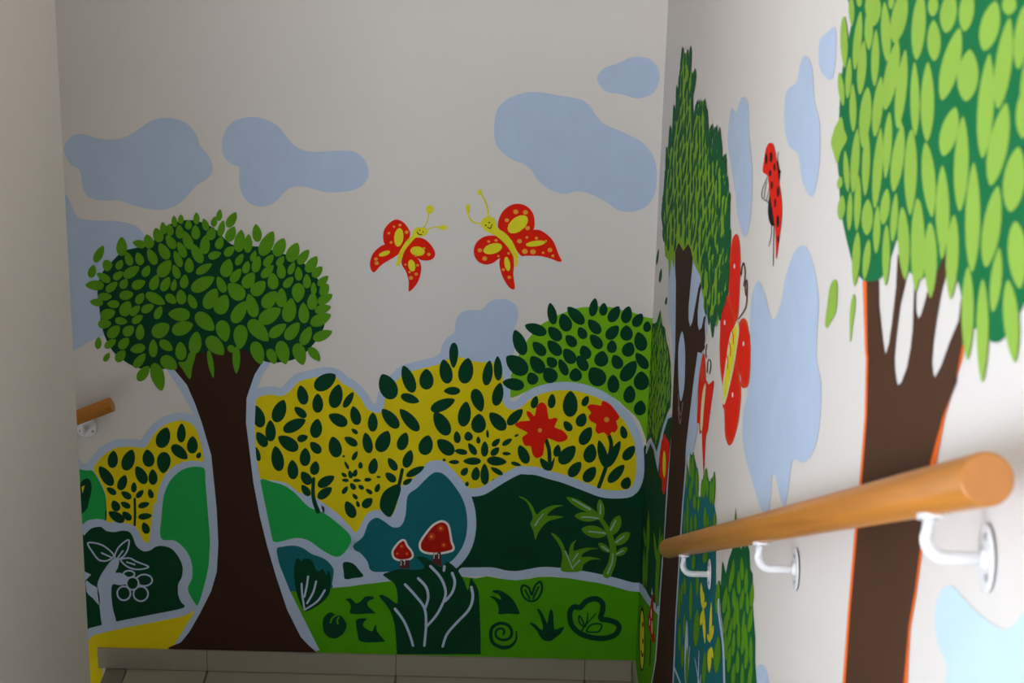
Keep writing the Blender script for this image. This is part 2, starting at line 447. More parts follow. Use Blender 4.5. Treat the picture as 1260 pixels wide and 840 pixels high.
HL = (leaves(310,440,8.4,[(100,720,30,490,130),(240,665,330,435,140),(545,485,500,285,115),(680,570,680,370,115),(650,320,865,175,160),(840,520,900,275,140),(560,615,440,510,85),(325,755,555,640,125),(650,830,680,630,125),(985,690,795,590,125),(195,865,190,645,110)])
 +leaves(310,530,6.46,[(115,125,40,10,80),(58,240,28,125,45),(365,150,210,45,105),(360,70,445,45,60),(545,175,465,90,75),(220,320,185,120,100),(420,280,425,135,88),(330,385,320,230,88),(490,350,510,240,75),(465,425,395,325,80),(460,515,395,430,60),(525,440,655,360,80),(525,535,635,450,75),(680,210,640,45,105)])
 +leaves(420,440,8.4,[(25,515,125,355,75),(170,695,120,500,110),(325,765,325,565,105),(540,425,420,170,185),(745,360,640,80,130),(880,330,880,115,150),(615,390,805,455,95),(590,725,420,530,125),(800,755,605,530,120),(170,785,105,735,45)])
 +leaves(420,530,7.63,[(150,135,30,60,75),(265,210,225,15,95),(350,195,440,0,135),(550,180,610,15,105),(770,225,820,40,135),(105,275,150,190,45),(285,405,315,255,90),(520,370,440,255,75),(600,345,655,180,95),(510,475,415,395,75),(610,425,780,335,70),(580,500,665,450,50),
   (70,360,30,285,30),(25,250,20,225,22),(95,445,75,370,45),(120,430,140,360,45),(180,355,180,290,45),(50,430,0,395,35),(70,465,5,460,35),(110,465,185,465,32),(215,460,285,455,38),(330,432,370,432,22),(130,550,85,490,50),(10,590,60,520,45),(210,545,160,510,42),(290,590,230,545,40),(325,575,355,495,50),(150,640,105,590,38),(165,715,145,655,35),(200,715,290,635,85),(120,815,45,660,100)])
 +leaves(530,420,8.4,[(180,435,130,185,135),(240,10,235,275,95),(340,435,390,170,155),(570,455,610,195,105),(700,405,690,150,90),(670,665,720,425,115),(305,510,135,510,85),(0,710,250,600,120),(450,490,525,725,130),(330,880,370,620,135),(795,860,950,700,105)])
 +leaves(530,510,8.4,[(490,190,500,-10,155),(770,155,610,-20,135),(185,210,40,-30,150),(235,405,70,260,140),(280,295,265,170,75),(400,270,380,175,90),(495,300,490,225,45),(590,240,585,155,30),(470,415,390,295,70),(555,435,560,275,78),(635,325,715,250,60),(740,315,840,250,55),(865,225,910,205,25),(625,420,705,340,70),(380,395,245,370,60),(740,400,830,405,38),(580,470,785,490,95),(520,480,335,480,78),(295,490,185,490,45),(155,470,120,465,30),(320,625,380,550,70),(455,680,475,540,90),(560,725,555,505,90),(745,620,620,545,55),(830,495,935,525,42),(1000,505,915,315,110),(370,740,380,690,40),(640,675,650,668,15)])
 +leaves(620,470,5.6,[(200,180,225,95,50),(325,180,335,80,55),(455,240,460,60,105),(545,165,580,95,48),(465,335,415,270,55),(515,305,555,215,75),(530,430,600,310,80),(360,515,375,430,52),(385,560,490,440,95),(580,555,610,425,90),(450,650,530,550,75),(555,685,630,585,80),(835,390,815,300,50),(825,535,900,440,70),(720,690,830,570,70),(825,735,860,655,70)])
 +stroke(Y4((490,380),(485,480),(495,560),(525,640)), 4.2, 5.5)+stroke(Y5((572,365),(548,480),(530,540)), 4.2)
 +[smooth(Y5((370,740),(365,650),(400,570),(470,520),(530,500),(560,540),(530,650),(460,808)), 4)])
outlined('painted_hedge', 'B', 3, YEL, hedge, 20, 'wide yellow hedge with dark green leaves painted across the middle of the back wall', 'painted hedge', 3, HL, DARK, 'foliage')
# its outline is wide on the sky side
# green bush with dark leaves, in the corner
G7 = K(610,360,6)
gb = C(G7((90,730),(110,620),(170,460),(240,340),(330,240),(390,205),(470,160),(600,115),(680,105),(760,100),(860,108),(920,125),(1010,145),(1090,175),(1150,188)), [(811,394),(810,440),(808,500),(803,558)], G7((1060,950),(960,850),(880,780),(700,690),(560,665),(400,680),(250,720),(120,775)))
GL = leaves(610,360,6,[(210,460,140,275,95),(375,300,215,240,85),(430,235,400,75,70),(535,285,490,155,95),(650,230,530,105,85),(710,175,735,40,65),(790,170,800,75,62),(840,215,910,100,80),(950,225,985,100,80),(1020,250,1080,155,75),(1115,290,1120,210,60),(480,350,390,255,85),(590,395,520,315,75),(660,340,615,255,70),(770,300,685,200,80),(780,410,700,310,80),(820,340,905,245,85),(965,355,965,240,95),(1085,430,1050,290,95),(365,460,275,365,80),(480,460,385,355,85),(580,520,505,415,90),(680,490,640,390,85),(855,445,860,350,75),(960,470,1000,365,95),(230,595,80,470,130),(350,590,260,470,100),(445,545,380,480,75),(525,610,470,490,65),(670,575,605,465,80),(770,545,790,430,105),(920,560,870,460,85),(1120,560,1035,445,75),(210,690,50,660,90),(290,675,250,590,85),(430,660,370,555,110),(590,655,590,555,95),(790,680,700,555,130),(930,650,1035,505,100),(870,740,865,605,90),(1075,720,1075,580,115),(980,815,995,685,90),(1055,905,1075,795,90)])
f = Film('B', 2.2); f.add(smooth(gb, 3)); f.add(GL, 1, 3.4)
tag(f.build('painted_bush', [LIME, DARK]), 'lime green rounded bush with big dark leaves painted in the corner above the hedge', 'painted bush')

# hills and boulders
k6 = K(300,560,3)
outlined('painted_hill', 'B', 3, BGRN, k6((60,95),(110,100),(150,112),(190,140),(240,190),(290,210),(340,245),(395,300),(382,345),(345,375),(290,350),(240,315),(190,305),(105,317),(85,220)), 17,
   'bright green hill painted just right of the round tree trunk, under the yellow hedge')
outlined('painted_boulder', 'B', 4, TEAL, k6((405,330),(440,300),(460,250),(490,230),(520,245),(550,265),(580,260),(597,220),(605,150),(640,120),(680,80),(710,62),(745,75),(790,130),(815,180),(825,240),(820,300),(800,350),(760,395),(700,420),(520,430),(470,425),(455,390),(430,360),(410,350)), 22,
   'large blue-green boulder painted behind the two red mushrooms', 'painted boulder')
BC = K(330,650,5.6)
outlined('painted_boulder', 'B', 4, TEAL, BC((58,150),(100,125),(180,118),(240,135),(300,175),(370,200),(420,235),(450,280),(450,320),(440,380),(435,410),(300,430),(150,432),(130,420),(95,310)), 15,
   'small blue-green boulder painted at the right foot of the round tree trunk', 'painted boulder', outl=BC((40,140),(100,117),(180,110),(240,128),(300,168),(370,193),(425,228),(462,280),(465,330),(460,390)))
outlined('painted_arch', 'B', 5, DARK, BC((515,240),(545,230),(590,245),(630,290),(655,330),(590,342),(530,348),(520,300)), 17,
   'little dark green arch with thick pale blue outline painted left of the big boulder', 'painted hill')
BG = K(590,690,6.3)
LW = C(BC((140,430),(300,418),(440,402),(560,395),(700,380),(850,362)), [(520,712),(560,708)], BG((-30,135),(60,118),(150,135),(280,150),(380,140),(450,125),(540,122),(700,135),(850,160),(1000,180),(1100,210),(1180,228),(1300,228)))
LWp = LW+[(792,822),(640,812),(520,807),(391,804)]+BC((240,640),(190,530))
t = thing('painted_lawn', 'B', 600, 800, 'bright green lawn strip painted along the bottom of the back wall above the tiles', 'painted lawn')
part(t, 'fill', 'B', 5, [LAWN], LWp)
f = Film('B', 5.6)
f.add(stroke(BC((440,385),(560,375),(700,353),(870,330)), 8.5)); f.build('outline', BLUE, t)
f = Film('B', 5.6); f.add(stroke(BG((-130,85),(0,84),(100,84),(200,107),(290,112),(380,98),(470,82),(560,82),(700,97),(850,120),(1000,152),(1100,178),(1180,200),(1290,205)), 11))
f.build('outline', BLUE, t)

# left side of the round tree
L1, L2 = K(95,500,7), K(95,620,4.667)
lh = C(L1((140,540),(180,470),(250,400),(340,355),(450,345),(560,355),(600,335),(660,240),(750,160),(850,125),(920,120),(985,150),(1030,210),(1065,320),(1085,400),(1092,470),(980,465),(880,490),(800,540),(745,610),(700,720),(680,840)), L2((440,0),(425,130),(410,215),(385,215),(350,160),(300,120),(230,100),(165,100),(165,0)), L1((245,760),(200,640)))
LL = (leaves(95,500,7,[(710,355,775,180,120),(895,310,900,145,78),(990,405,995,255,95),(815,335,950,450,95),(1035,445,1060,395,42),(750,390,740,575,120),(625,520,600,370,105),(410,550,475,370,110),(300,530,315,380,90),(305,680,190,515,95),(365,720,415,590,80),(590,665,510,515,95),(655,675,650,540,80),(335,755,255,700,55),(487,740,490,650,50),(465,790,380,735,60),(510,785,570,720,48),(645,790,620,710,50)])
 +leaves(95,620,4.667,[(235,40,205,-20,50),(305,20,250,-10,35),(270,100,180,45,55),(310,90,260,45,42),(350,75,430,65,38),(350,15,415,-5,35),(405,170,380,105,45)])+stroke(L2((330,-30),(332,50),(330,120)), 3))
outlined('painted_hedge', 'B', 3, YEL, lh, 19, 'smaller yellow hedge painted left of the round tree trunk, below the short handrail', 'painted hedge', 3, LL, DARK, 'foliage')
outlined('painted_hill', 'B', 4, BGRN, C(L1((735,840),(750,750),(800,640),(880,560),(960,525),(1040,518),(1097,540),(1105,650),(1120,840)), L2((765,250),(755,350),(735,450),(715,520),(695,575),(680,575),(635,490),(660,420),(655,330),(620,260),(560,210),(480,195),(485,60))), 16,
   'bright green rounded hill painted against the left side of the round tree trunk')
t = outlined('painted_hill', 'B', 3, BGRN, C(L1((-60,520),(25,540),(80,550),(135,555),(190,640),(235,740),(250,840)), L2((165,95),(120,85),(60,95),(20,125),(-60,140))), 16,
   'sliver of bright green hill with one dark leaf beside the left wall edge')
part(t, 'leaf', 'B', 6, [DARK, YEL], smooth(C(L1((30,660),(90,620),(122,665),(120,740),(95,840)), L2((60,20),(35,50),(10,60),(0,0))), 4), L1((38,690),(65,680),(45,750)))
outlined('painted_bush', 'B', 5, DARK, L2((20,200),(40,180),(80,140),(130,130),(150,140),(170,155),(215,160),(260,152),(300,160),(320,190),(340,240),(380,270),(420,265),(450,245),(490,240),(540,255),(580,300),(605,360),(600,420),(580,460),(580,520),(595,560),(610,595),(450,630),(220,675),(70,712),(20,720)), 19,
   'dark green bush painted low at the left, carrying a pale blue flower drawing', 'painted bush')
t = thing('painted_plant', 'B', 128, 768, 'pale blue line drawing of a plant with three leaves and a five-petalled flower', 'painted plant')
f = Film('B', 8); f.add(smooth(L2((150,705),(130,600),(115,480),(130,420),(160,370),(200,320),(240,310),(235,360),(220,393),(250,395),(290,420),(280,458),(240,465),(203,462),(196,520),(205,600),(222,690)), 4)); f.add(smooth(L2((50,440),(80,460),(120,490),(130,580),(90,540),(55,505)), 3)); f.add(L2((40,385),(80,405),(45,440))); f.build('stem', BLUE, t)
for pts, rib in (([(60,225),(110,225),(160,245),(210,295),(170,325),(125,320),(95,285)], [(140,280),(195,305)]), ([(215,300),(240,245),(295,205),(290,260),(265,300),(235,315)], [(235,305),(262,268)]), ([(250,320),(300,310),(340,330),(410,360),(350,375),(290,360)], [(285,333),(330,347)])):
    f = Film('B', 8); f.add(stroke(L2(*pts), 1.9, closed=True)); f.add(stroke(L2(*rib), 1.9)); f.build('leaf', BLUE, t)
f = Film('B', 8)
for cx, cy, rx, ry in ((385,437,46,33),(365,515,42,42),(268,512,38,40),(297,402,32,20)):
    f.add(stroke(L2(*ell(cx, cy, rx, ry, 0, 10)), 2.0, closed=True, n=3))
f.build('petals', BLUE, t)
part(t, 'flower_centre', 'B', 8.6, [BLUE, DARK], L2(*ell(318,455,40,42)), L2(*ell(318,455,30,32)))
yg = L2((-20,775),(70,748),(200,720),(340,690),(500,648),(600,624),(675,612),(640,700),(570,815),(520,836),(350,836),(112,834))+[(120,797),(125,821),(128,850),(90,850)]
t = thing('painted_ground', 'B', 160, 790, 'strip of yellow ground painted at the foot of the wall left of the round tree', 'painted ground')
part(t, 'fill', 'B', 5, [YEL], yg)
f = Film('B', 6.2); f.add(stroke(L2((-20,760),(70,738),(230,698),(450,650),(640,610)), 8.5)); f.build('outline', BLUE, t)

# ---- the round tree on the back wall
k2 = K(0,240,3); k3 = K(0,560,3); cR2 = K(255,355,6.6125)
t = thing('painted_tree', 'B', 300, 797, 'round-crowned tree with leafy green top and thick brown trunk on the back wall', 'painted tree')
ol = C(k2((600,620),(660,710),(700,780),(735,850)), k3((755,30),(775,200),(775,330),(770,420),(735,550),(710,590),(640,705),(660,716),(800,708),(1180,720),(1130,620),(1070,500),(1030,400),(1005,310),(960,90),(945,0)), k2((940,850),(945,730),(965,670),(1000,615),(800,560)))
part(t, 'outline', 'B', 7.5, [BLUE], ol)
tr = C([(216,425),(206,440)], k2((640,640),(690,700),(720,770),(745,840)), k3((780,0),(800,200),(806,330),(800,430),(780,500),(740,580),(700,650),(668,690),(620,710)), [(210,801),(300,804),(393,805)], k3((1140,702),(1110,670),(1060,570),(1020,450),(985,330),(960,230),(935,100),(923,0)), k2((908,840),(910,750)), cR2((340,830),(385,700),(435,620)), [(326,440),(318,420)])
part(t, 'trunk', 'B', 8.5, [DBROWN], tr)
crown = smooth(k2((360,340),(375,290),(400,260),(450,210),(500,195),(560,180),(575,148),(620,110),(690,92),(750,102),(800,130),(830,162),(870,187),(960,190),(1040,215),(1100,235),(1150,280),(1190,340),(1200,420),(1195,490),(1140,570),(1080,608),(1000,618),(950,600),(900,570),(800,572),(720,590),(640,636),(560,640),(500,635),(430,590),(395,540),(375,480),(365,400)), 3)
CL = (leaves(100,255,7.85,[(130,530,215,370,85),(90,680,120,555,80),(390,470,390,285,105),(620,370,497,335,78),(670,395,630,262,100),(765,335,715,200,100),(800,260,785,140,65),(865,275,845,160,72),(905,190,893,80,58),(962,160,962,70,56),(1035,215,1035,120,68),(1113,165,1112,48,62),(1215,225,1180,108,66),(955,302,945,168,80),(1110,310,1100,170,85),(1190,452,1200,268,98),(905,398,822,268,88),(1060,405,990,228,95),(1165,538,1068,350,98),(1005,483,935,332,80),(965,575,900,418,74),(1045,632,1040,485,90),(940,687,890,555,75),(840,500,755,348,100),(720,552,645,400,90),(580,557,540,435,84),(480,562,435,432,78),(205,568,302,552,112),(345,598,395,508,70),(280,717,150,637,78),(310,692,405,622,74),(410,672,562,573,98),(600,668,655,562,80),(750,668,862,510,122),(680,798,735,652,92),(780,807,850,672,88),(885,807,905,692,58),(985,782,1005,648,84),(1065,800,1285,675,130),(1110,640,1260,545,80),(490,772,620,713,92),(385,782,440,692,80),(240,812,350,722,78),(220,755,38,750,98)],q=.72)
 +leaves(255,255,7.85,[(110,132,122,20,58),(60,188,75,88,62),(195,192,277,47,88),(120,282,155,125,70),(195,330,262,185,98),(20,315,60,190,92),(100,402,140,285,84),(300,432,330,215,108),(390,440,400,258,84),(490,335,468,160,92),(520,465,637,230,128),(660,472,742,298,118),(790,525,872,342,122),(880,548,980,408,88),(960,625,1060,472,102),(1020,672,1110,572,84),(1070,757,1168,662,74),(1100,852,1168,742,88),(170,467,260,378,84),(10,482,135,440,78),(165,672,215,498,122),(280,558,345,448,68),(360,638,395,518,74),(430,522,465,418,58),(455,628,500,468,88),(550,567,637,458,78),(675,567,740,472,68),(720,688,710,538,88),(790,648,840,528,64),(885,708,880,572,75),(965,782,960,643,78),(525,677,640,558,84),(230,722,325,593,88),(355,775,450,630,118),(640,792,630,632,108),(740,772,830,673,78),(170,822,100,668,88),(1030,842,1025,723,58)],q=.72)
 +leaves(100,355,6.6125,[(135,65,250,65,66),(178,120,70,105,62),(310,62,425,42,78),(450,122,505,38,68),(525,40,682,125,84),(690,50,770,118,70),(820,128,805,8,84),(930,160,875,48,68),(1010,162,1100,0,112),(310,127,210,125,66),(335,222,390,102,98),(400,217,475,138,62),(490,187,590,133,68),(605,247,650,143,64),(155,228,277,185,88),(135,290,245,283,78),(275,255,375,272,62),(415,277,500,218,62),(220,397,310,303,88),(345,377,425,308,84),(475,417,482,288,72),(580,378,715,293,120),(885,215,708,205,108),(740,352,908,288,112),(935,200,1078,338,118),(135,492,140,393,54),(185,592,230,523,47),(190,480,282,415,62),(310,487,385,403,78),(285,592,355,503,78),(520,475,398,500,78),(585,558,585,412,72),(640,425,742,502,78),(430,642,520,528,72),(460,748,550,630,84),(590,605,655,832,108),(650,560,778,650,108),(815,582,805,432,92),(915,532,940,348,104),])+[smooth(K(100,355,6.6125)((790,600),(830,665),(885,737),(903,640),(930,535),(880,520),(850,590)),3)]
 +leaves(255,355,6.6125,[(85,205,155,50,122),(295,82,172,-42,125),(365,50,470,-60,105),(455,152,562,22,108),(600,152,605,-5,88),(745,-45,735,113,106),(850,172,860,30,84),(900,118,1020,48,76),(935,32,975,-40,72),(875,182,1008,148,76),(840,288,1008,212,98),(210,277,312,102,108),(390,232,335,42,98),(425,272,598,162,120),(650,272,688,78,114),(790,282,780,112,88),(340,258,497,427,122),(505,392,642,288,88),(640,412,748,276,98),(770,457,840,308,88),(862,412,1017,347,84),(110,258,152,432,114),(275,293,265,492,116),(0,395,135,537,120),(10,500,50,727,46),(175,462,218,520,58),(237,470,237,692,64),(380,430,442,618,106),(500,490,552,614,78),(592,425,640,617,110),(725,445,780,622,106),(828,480,917,587,76)],q=.72))
f = Film('B', 9.5); f.add(crown); f.add(CL, 1, .8); f.build('crown', [DARK, LEAF], t)

# ---- plants on the lawn and hills
BM = K(460,630,4.667)
t = thing('painted_plant', 'B', 540, 802, 'big dark shaggy clump with pale branching veins painted beneath the two mushrooms', 'painted plant')
part(t, 'leaf_clump', 'B', 8.5, [DARK], smooth(BM((150,815),(134,813),(131,790),(128,740),(120,650),(100,580),(70,530),(30,482),(50,475),(90,495),(136,525),(130,440),(108,400),(50,360),(90,342),(150,325),(230,330),(290,322),(270,285),(245,256),(290,258),(330,280),(370,310),(400,310),(415,285),(450,300),(490,345),(520,400),(540,450),(550,400),(558,376),(575,400),(600,450),(607,550),(613,700),(613,790),(614,814),(598,815)), 2))
for pts in ([(180,415),(240,480),(290,550),(300,640),(290,765)],[(255,380),(300,430),(312,490),(295,550)],[(325,310),(380,370),(410,440),(405,500),(360,590),(303,655)],[(450,350),(465,400),(450,460),(410,510)],[(560,430),(568,490),(545,560),(470,640),(420,700),(395,770)],[(122,555),(170,620),(205,700),(225,765)],[(405,312),(402,335)]):
    parts(t, 'vein', 'B', 9.4, BLUE, stroke(BM(*pts), 3.4, 3.0))
def mushroom(label, cap, stem, ticks, spots, bw):
    t = thing('painted_mushroom', 'B', *BM(stem[2])[0], label, 'painted mushroom')
    f = Film('B', 9.6); f.add(stroke(BM(*cap), bw, closed=True)); f.build('outline', WHT, t)
    part(t, 'stem', 'B', 10.0, [OIL], BM(*stem))
    parts(t, 'stem_line', 'B', 10.8, WHT, *[stroke(BM(a_, b_), .9) for a_, b_ in ticks])
    f = Film('B', 10.6); f.add(smooth(BM(*cap), 5))
    for x, y, r in spots:
        f.add(BM(*ell(x, y, r, r)), 1, .8); f.add(BM(*ell(x-1, y, r*.3, r*.35)), 2, 1.4)
    f.build('cap', [DRED, mat('red_spot_paint', (.62,.05,.012), .5), SPOT], t)
mushroom('larger red mushroom with white rim painted on top of the dark clump', [(270,190),(280,160),(320,105),(350,75),(390,58),(420,75),(432,120),(440,170),(452,203),(440,217),(380,230),(320,230),(280,217)], [(342,230),(385,230),(390,312),(335,292)], [((347,240),(345,265)),((373,240),(373,265))], [(385,92,20),(332,140,22),(402,188,16)], 5.5)
mushroom('smaller red mushroom with white rim painted left of the larger one', [(113,228),(125,205),(150,175),(172,166),(187,195),(212,228),(217,252),(195,267),(150,270),(120,257)], [(150,275),(205,275),(205,322),(150,322)], [((158,282),(155,305)),((178,282),(176,300))], [(160,195,12),(135,238,10),(190,238,10)], 5.0)
def sketch(label, polys, lay=8.5, m=DARK, extra=None, name='painted_plant', sm=3):
    f = Film('B', lay)
    for p in polys: f.add(smooth(p, sm))
    ms = [m]
    if extra: f.add(extra[0], 1, .8); ms.append(extra[1])
    return tag(f.build(name, ms), label, 'painted plant', 'little dark plants painted on the lawn')
sketch('dark two-pronged sprig, upper of two painted on the lawn left of the big clump', [BC((533,490),(565,480),(590,500),(610,515),(640,500),(670,468),(720,468),(725,485),(690,500),(685,530),(710,555),(737,582),(700,585),(570,587),(570,540),(555,505))])
sketch('dark ball-shaped bud with two light slits painted on the lawn near the tree', [BC((375,650),(388,605),(430,577),(470,600),(500,600),(525,630),(540,665),(520,720),(470,755),(420,750),(385,715))], extra=(stroke(BC((430,648),(440,618),(470,598)), 2)+stroke(BC((480,655),(475,632),(488,612)), 2), LAWN))
sketch('dark hooked crescent plant painted on the lawn, directly below the two-pronged sprig', [BC((605,650),(610,628),(640,618),(680,622),(658,645),(655,672),(690,700),(718,706),(730,678),(745,665),(750,708),(800,770),(790,780),(640,780),(615,720))])
sketch('dark fan of four curved fronds painted on the lawn right of the big clump', [BG((75,275),(110,275),(165,298),(150,262),(100,238),(120,225),(170,232),(230,270),(275,322),(300,375),(306,410),(220,408),(148,410),(150,370),(138,330),(110,295))])
f = Film('B', 8.5); f.add(stroke(BG((330,195),(325,230),(345,280),(390,310),(440,300),(475,250),(485,200),(470,160),(430,195),(405,262),(385,212),(352,190)), 2.6, closed=True)); f.add(stroke(BG((355,225),(388,290)), 2.4)); f.add(stroke(BG((458,200),(415,290)), 2.4))
tag(f.build('painted_plant', [DARK]), 'dark outline of a sprout with two upright leaves painted on the lawn', 'painted plant', 'little dark plants painted on the lawn')
f = Film('B', 8.5); f.add(stroke(BG((285,545),(283,610),(240,660),(180,672)), 1.5, 5.0)); f.add(stroke(BG((180,672),(110,640),(88,580),(100,515),(160,482),(225,500),(250,550),(235,595),(180,612),(130,585),(130,540),(165,522),(192,540),(185,568)), 4.6, 2.4))
tag(f.build('painted_spiral', [DARK]), 'dark green spiral painted low on the lawn', 'painted spiral', 'little dark plants painted on the lawn')
sketch('dark hand-shaped tuft with four pointed blades painted on the lawn', [BG((388,480),(430,490),(484,535),(490,500),(470,430),(445,370),(475,385),(510,450),(525,484),(540,400),(555,375),(570,400),(575,480),(583,530),(620,520),(656,510),(630,560),(580,600),(550,620),(500,615),(465,580),(445,540))])
f = Film('B', 8.5); f.add(stroke(BG((780,360),(830,310),(900,292),(950,322),(955,380),(940,445),(1000,458),(1060,480),(1082,520),(1050,572),(980,597),(900,597),(810,575),(740,530),(705,470),(703,390),(735,355)), 6.6, closed=True)); 
for q in ([(780,560),(820,500),(905,405)],[(822,505),(838,440),(838,400)],): f.add(stroke(BG(*q), 2.2, 1.2))
for q in ([(775,425),(800,465),(815,510),(788,495),(770,460)],[(830,540),(870,492),(945,492),(925,545),(860,550)]): f.add(stroke(BG(*q), 2.0, closed=True))
tag(f.build('painted_leaf', [DARK]), 'dark heart-shaped leaf outline with a twig inside, painted on the lawn near the corner', 'painted leaf', 'little dark plants painted on the lawn')
t = thing('painted_plant', 'B', 374, 750, 'dark shell-shaped tuft with pale ribs painted over the small blue-green boulder', 'painted plant')
part(t, 'leaf_clump', 'B', 8.5, [DARK], smooth(BC((245,560),(215,500),(190,420),(178,330),(183,240),(205,203),(230,230),(245,208),(300,218),(327,280),(350,295),(377,278),(400,320),(412,288),(430,320),(432,380),(420,450),(370,510),(310,550),(260,570)), 3))
for pts in ([(230,380),(235,460),(250,555)],[(275,330),(265,400),(250,470)],[(330,365),(310,440),(268,515)],[(390,425),(340,500),(252,560)]): parts(t, 'vein', 'B', 9.4, BLUE, stroke(BC(*pts), 2.4))
BF = K(630,590,6.4625)
def grass(label, poly, streaks):
    p = BF(*poly); t = thing('painted_grass', 'B', *max(p, key=lambda q: q[1]), label, 'painted grass')
    part(t, 'blades', 'B', 6.5, [LEAF], smooth(p, 3))
    parts(t, 'streak', 'B', 7.4, PGRN, *[stroke(BF(*s_), 1.9, 1.2) for s_ in streaks])
grass('light green three-bladed grass tuft floating on the dark hill', [(50,135),(90,140),(130,170),(165,215),(195,275),(240,240),(320,205),(405,203),(350,222),(300,255),(280,287),(340,285),(412,295),(350,312),(290,330),(240,375),(205,430),(185,480),(170,410),(145,350),(165,300),(145,230),(110,170)], [[(185,362),(210,320),(248,272)]])
grass('light green grass tuft standing on the pale lawn outline of the dark hill', [(310,425),(350,440),(400,500),(430,580),(450,600),(455,560),(470,510),(512,478),(492,520),(490,565),(530,555),(600,540),(687,548),(620,557),(560,592),(560,615),(620,612),(707,632),(630,637),(570,675),(550,725),(470,735),(388,720),(400,620),(390,550),(350,480)], [[(425,570),(450,630),(482,710)],[(522,588),(480,650)],[(537,640),(482,700)]])
t = thing('painted_plant', 'B', 746, 705, 'light green leafy vine curving up the dark hill near the corner', 'painted plant')
part(t, 'stem', 'B', 6.5, [LEAF], *[stroke(BF((755,750),(792,670),(805,580),(790,480),(760,400),(715,325),(640,245),(560,190)), 10.5, 3)])
for q in ((650,262,432,138,58),(690,305,498,285,75),(752,435,553,392,95),(715,312,697,155,60),(790,440,855,285,85),(815,518,937,420,78),(778,577,688,503,50),(830,602,917,540,55)):
    part(t, 'leaf', 'B', 6.5, [LEAF], leaf(*BF((q[0], q[1]))[0], *BF((q[2], q[3]))[0], q[4]/6.4625, .7, .7))
for q in ([(620,235),(550,195),(480,155)],[(685,308),(620,298),(555,297)],[(740,425),(680,418),(610,412)],[(703,270),(704,195)],[(785,400),(825,325)],[(828,498),(890,450)],[(768,566),(715,528)],[(835,590),(885,562)],[(760,745),(795,660),(802,590)]): parts(t, 'streak', 'B', 7.8, PGRN, stroke(BF(*q), 2.2, 1.4))

# ---- red flowers in the yellow hedge
def flower(label, pts, cen, stem, polys):
    p = Y8(*stem); t = thing('painted_flower', 'B', *p[-1], label, 'painted flower')
    f = Film('B', 8); f.add(stroke(p, 4.8)); f.add(polys); f.build('stem', DARK, t)
    part(t, 'petals', 'B', 9.5, [RED], smooth(Y8(*pts), 2))
    part(t, 'flower_centre', 'B', 10.3, [SPOT], Y8(*ell(cen[0], cen[1], cen[2], cen[2])))
flower('big red star-shaped flower painted at the left of the yellow hedge lobe', [(75,293),(110,270),(180,265),(160,230),(157,200),(185,208),(212,235),(225,170),(258,138),(295,165),(308,252),(345,245),(372,257),(348,310),(400,330),(440,375),(420,405),(370,412),(300,385),(278,430),(270,500),(225,524),(195,490),(185,440),(150,440),(130,410),(130,375),(165,350),(110,320)], (248,332,15), [(285,385),(310,460),(315,545)], [smooth(Y8((248,530),(262,525),(292,542),(315,560),(335,540),(350,513),(345,560),(325,608),(280,602),(255,568)), 3)])
flower('smaller red flower painted at the top right of the yellow hedge lobe', [(573,172),(605,152),(668,162),(672,145),(687,128),(740,160),(797,240),(773,268),(785,312),(765,347),(742,342),(720,374),(688,345),(652,357),(630,330),(637,290),(600,270),(582,235),(602,210)], (708,258,18), [(725,370),(740,440),(708,570),(655,720)], leaves(620,470,5.6,[(705,590,655,400,65),(712,585,802,405,62)]))

# ---- butterflies on the back wall
def butterfly(kk, label, wings, body, head, ant, big, small, w='B'):
    t = thing('painted_butterfly', w, *kk(body[len(body)//2])[0], label, 'painted butterfly', 'painted butterflies')
    for wi, (wg, sp) in enumerate(wings):
        f = Film(w, 3+wi*.3); f.add(smooth(kk(*wg), 4))
        for x, y, a_, b_, g in sp[0]: f.add(kk(*ell(x, y, a_, b_, g)), 1, .7)
        for x, y, r in sp[1]: f.add(kk(*ell(x, y, r, r*.9)), 2, .7)
        f.build('wing', [RED, PYEL, SPOT], t)
    part(t, 'body', w, 5.2, [PYEL], smooth(kk(*body), 4))
    for pts, wd, club in ant:
        f = Film(w, 5.8); f.add(stroke(kk(*pts), wd)); f.add(kk(*ell(*club))); f.build('antenna', PYEL, t)
    parts(t, 'eye', w, 6.6, BLK, *[kk(*ell(x, y, r, r)) for x, y, r in head[0]])
    parts(t, 'mouth', w, 6.6, BLK, stroke(kk(*head[1]), 1.1))
butterfly(K(450,235,6.4636), 'left red butterfly with yellow body, facing right, painted on the back wall', [
 ([(265,490),(200,440),(150,420),(138,360),(150,300),(195,248),(245,226),(300,248),(340,300),(354,345),(325,420)], ([(263,368,37,75,6)], [(325,327,15),(272,270,12),(225,283,10),(185,335,11),(202,408,12)])),
 ([(275,480),(235,520),(150,570),(110,602),(70,645),(45,630),(33,580),(50,510),(90,460),(150,425),(230,430)], ([(150,497,48,19,-20)], [(88,573,17),(82,541,15)])),
 ([(385,375),(460,378),(520,430),(552,490),(540,532),(500,552),(440,548),(400,525),(320,490),(330,430)], ([(412,478,58,38,8)], [(502,503,14),(465,455,11),(398,515,9)])),
 ([(330,440),(400,520),(430,560),(442,620),(425,700),(390,760),(343,797),(342,720),(320,640),(290,590),(288,540)], ([(366,592,28,48,-12)], [(412,590,12),(402,660,14),(360,690,17),(348,643,10),(315,585,9)]))],
 [(240,592),(250,560),(265,490),(320,400),(370,350),(378,310),(420,288),(482,298),(493,330),(460,358),(410,368),(380,388),(312,472),(280,560),(265,592)],
 ([(430,312,5),(455,325,5)], [(410,325),(422,343),(446,346)]),
 [([(455,295),(490,240),(500,178)], 1.3, (510,147,30,35)), ([(488,306),(540,288),(590,285)], 1.4, (617,290,35,20))], 0, 0)
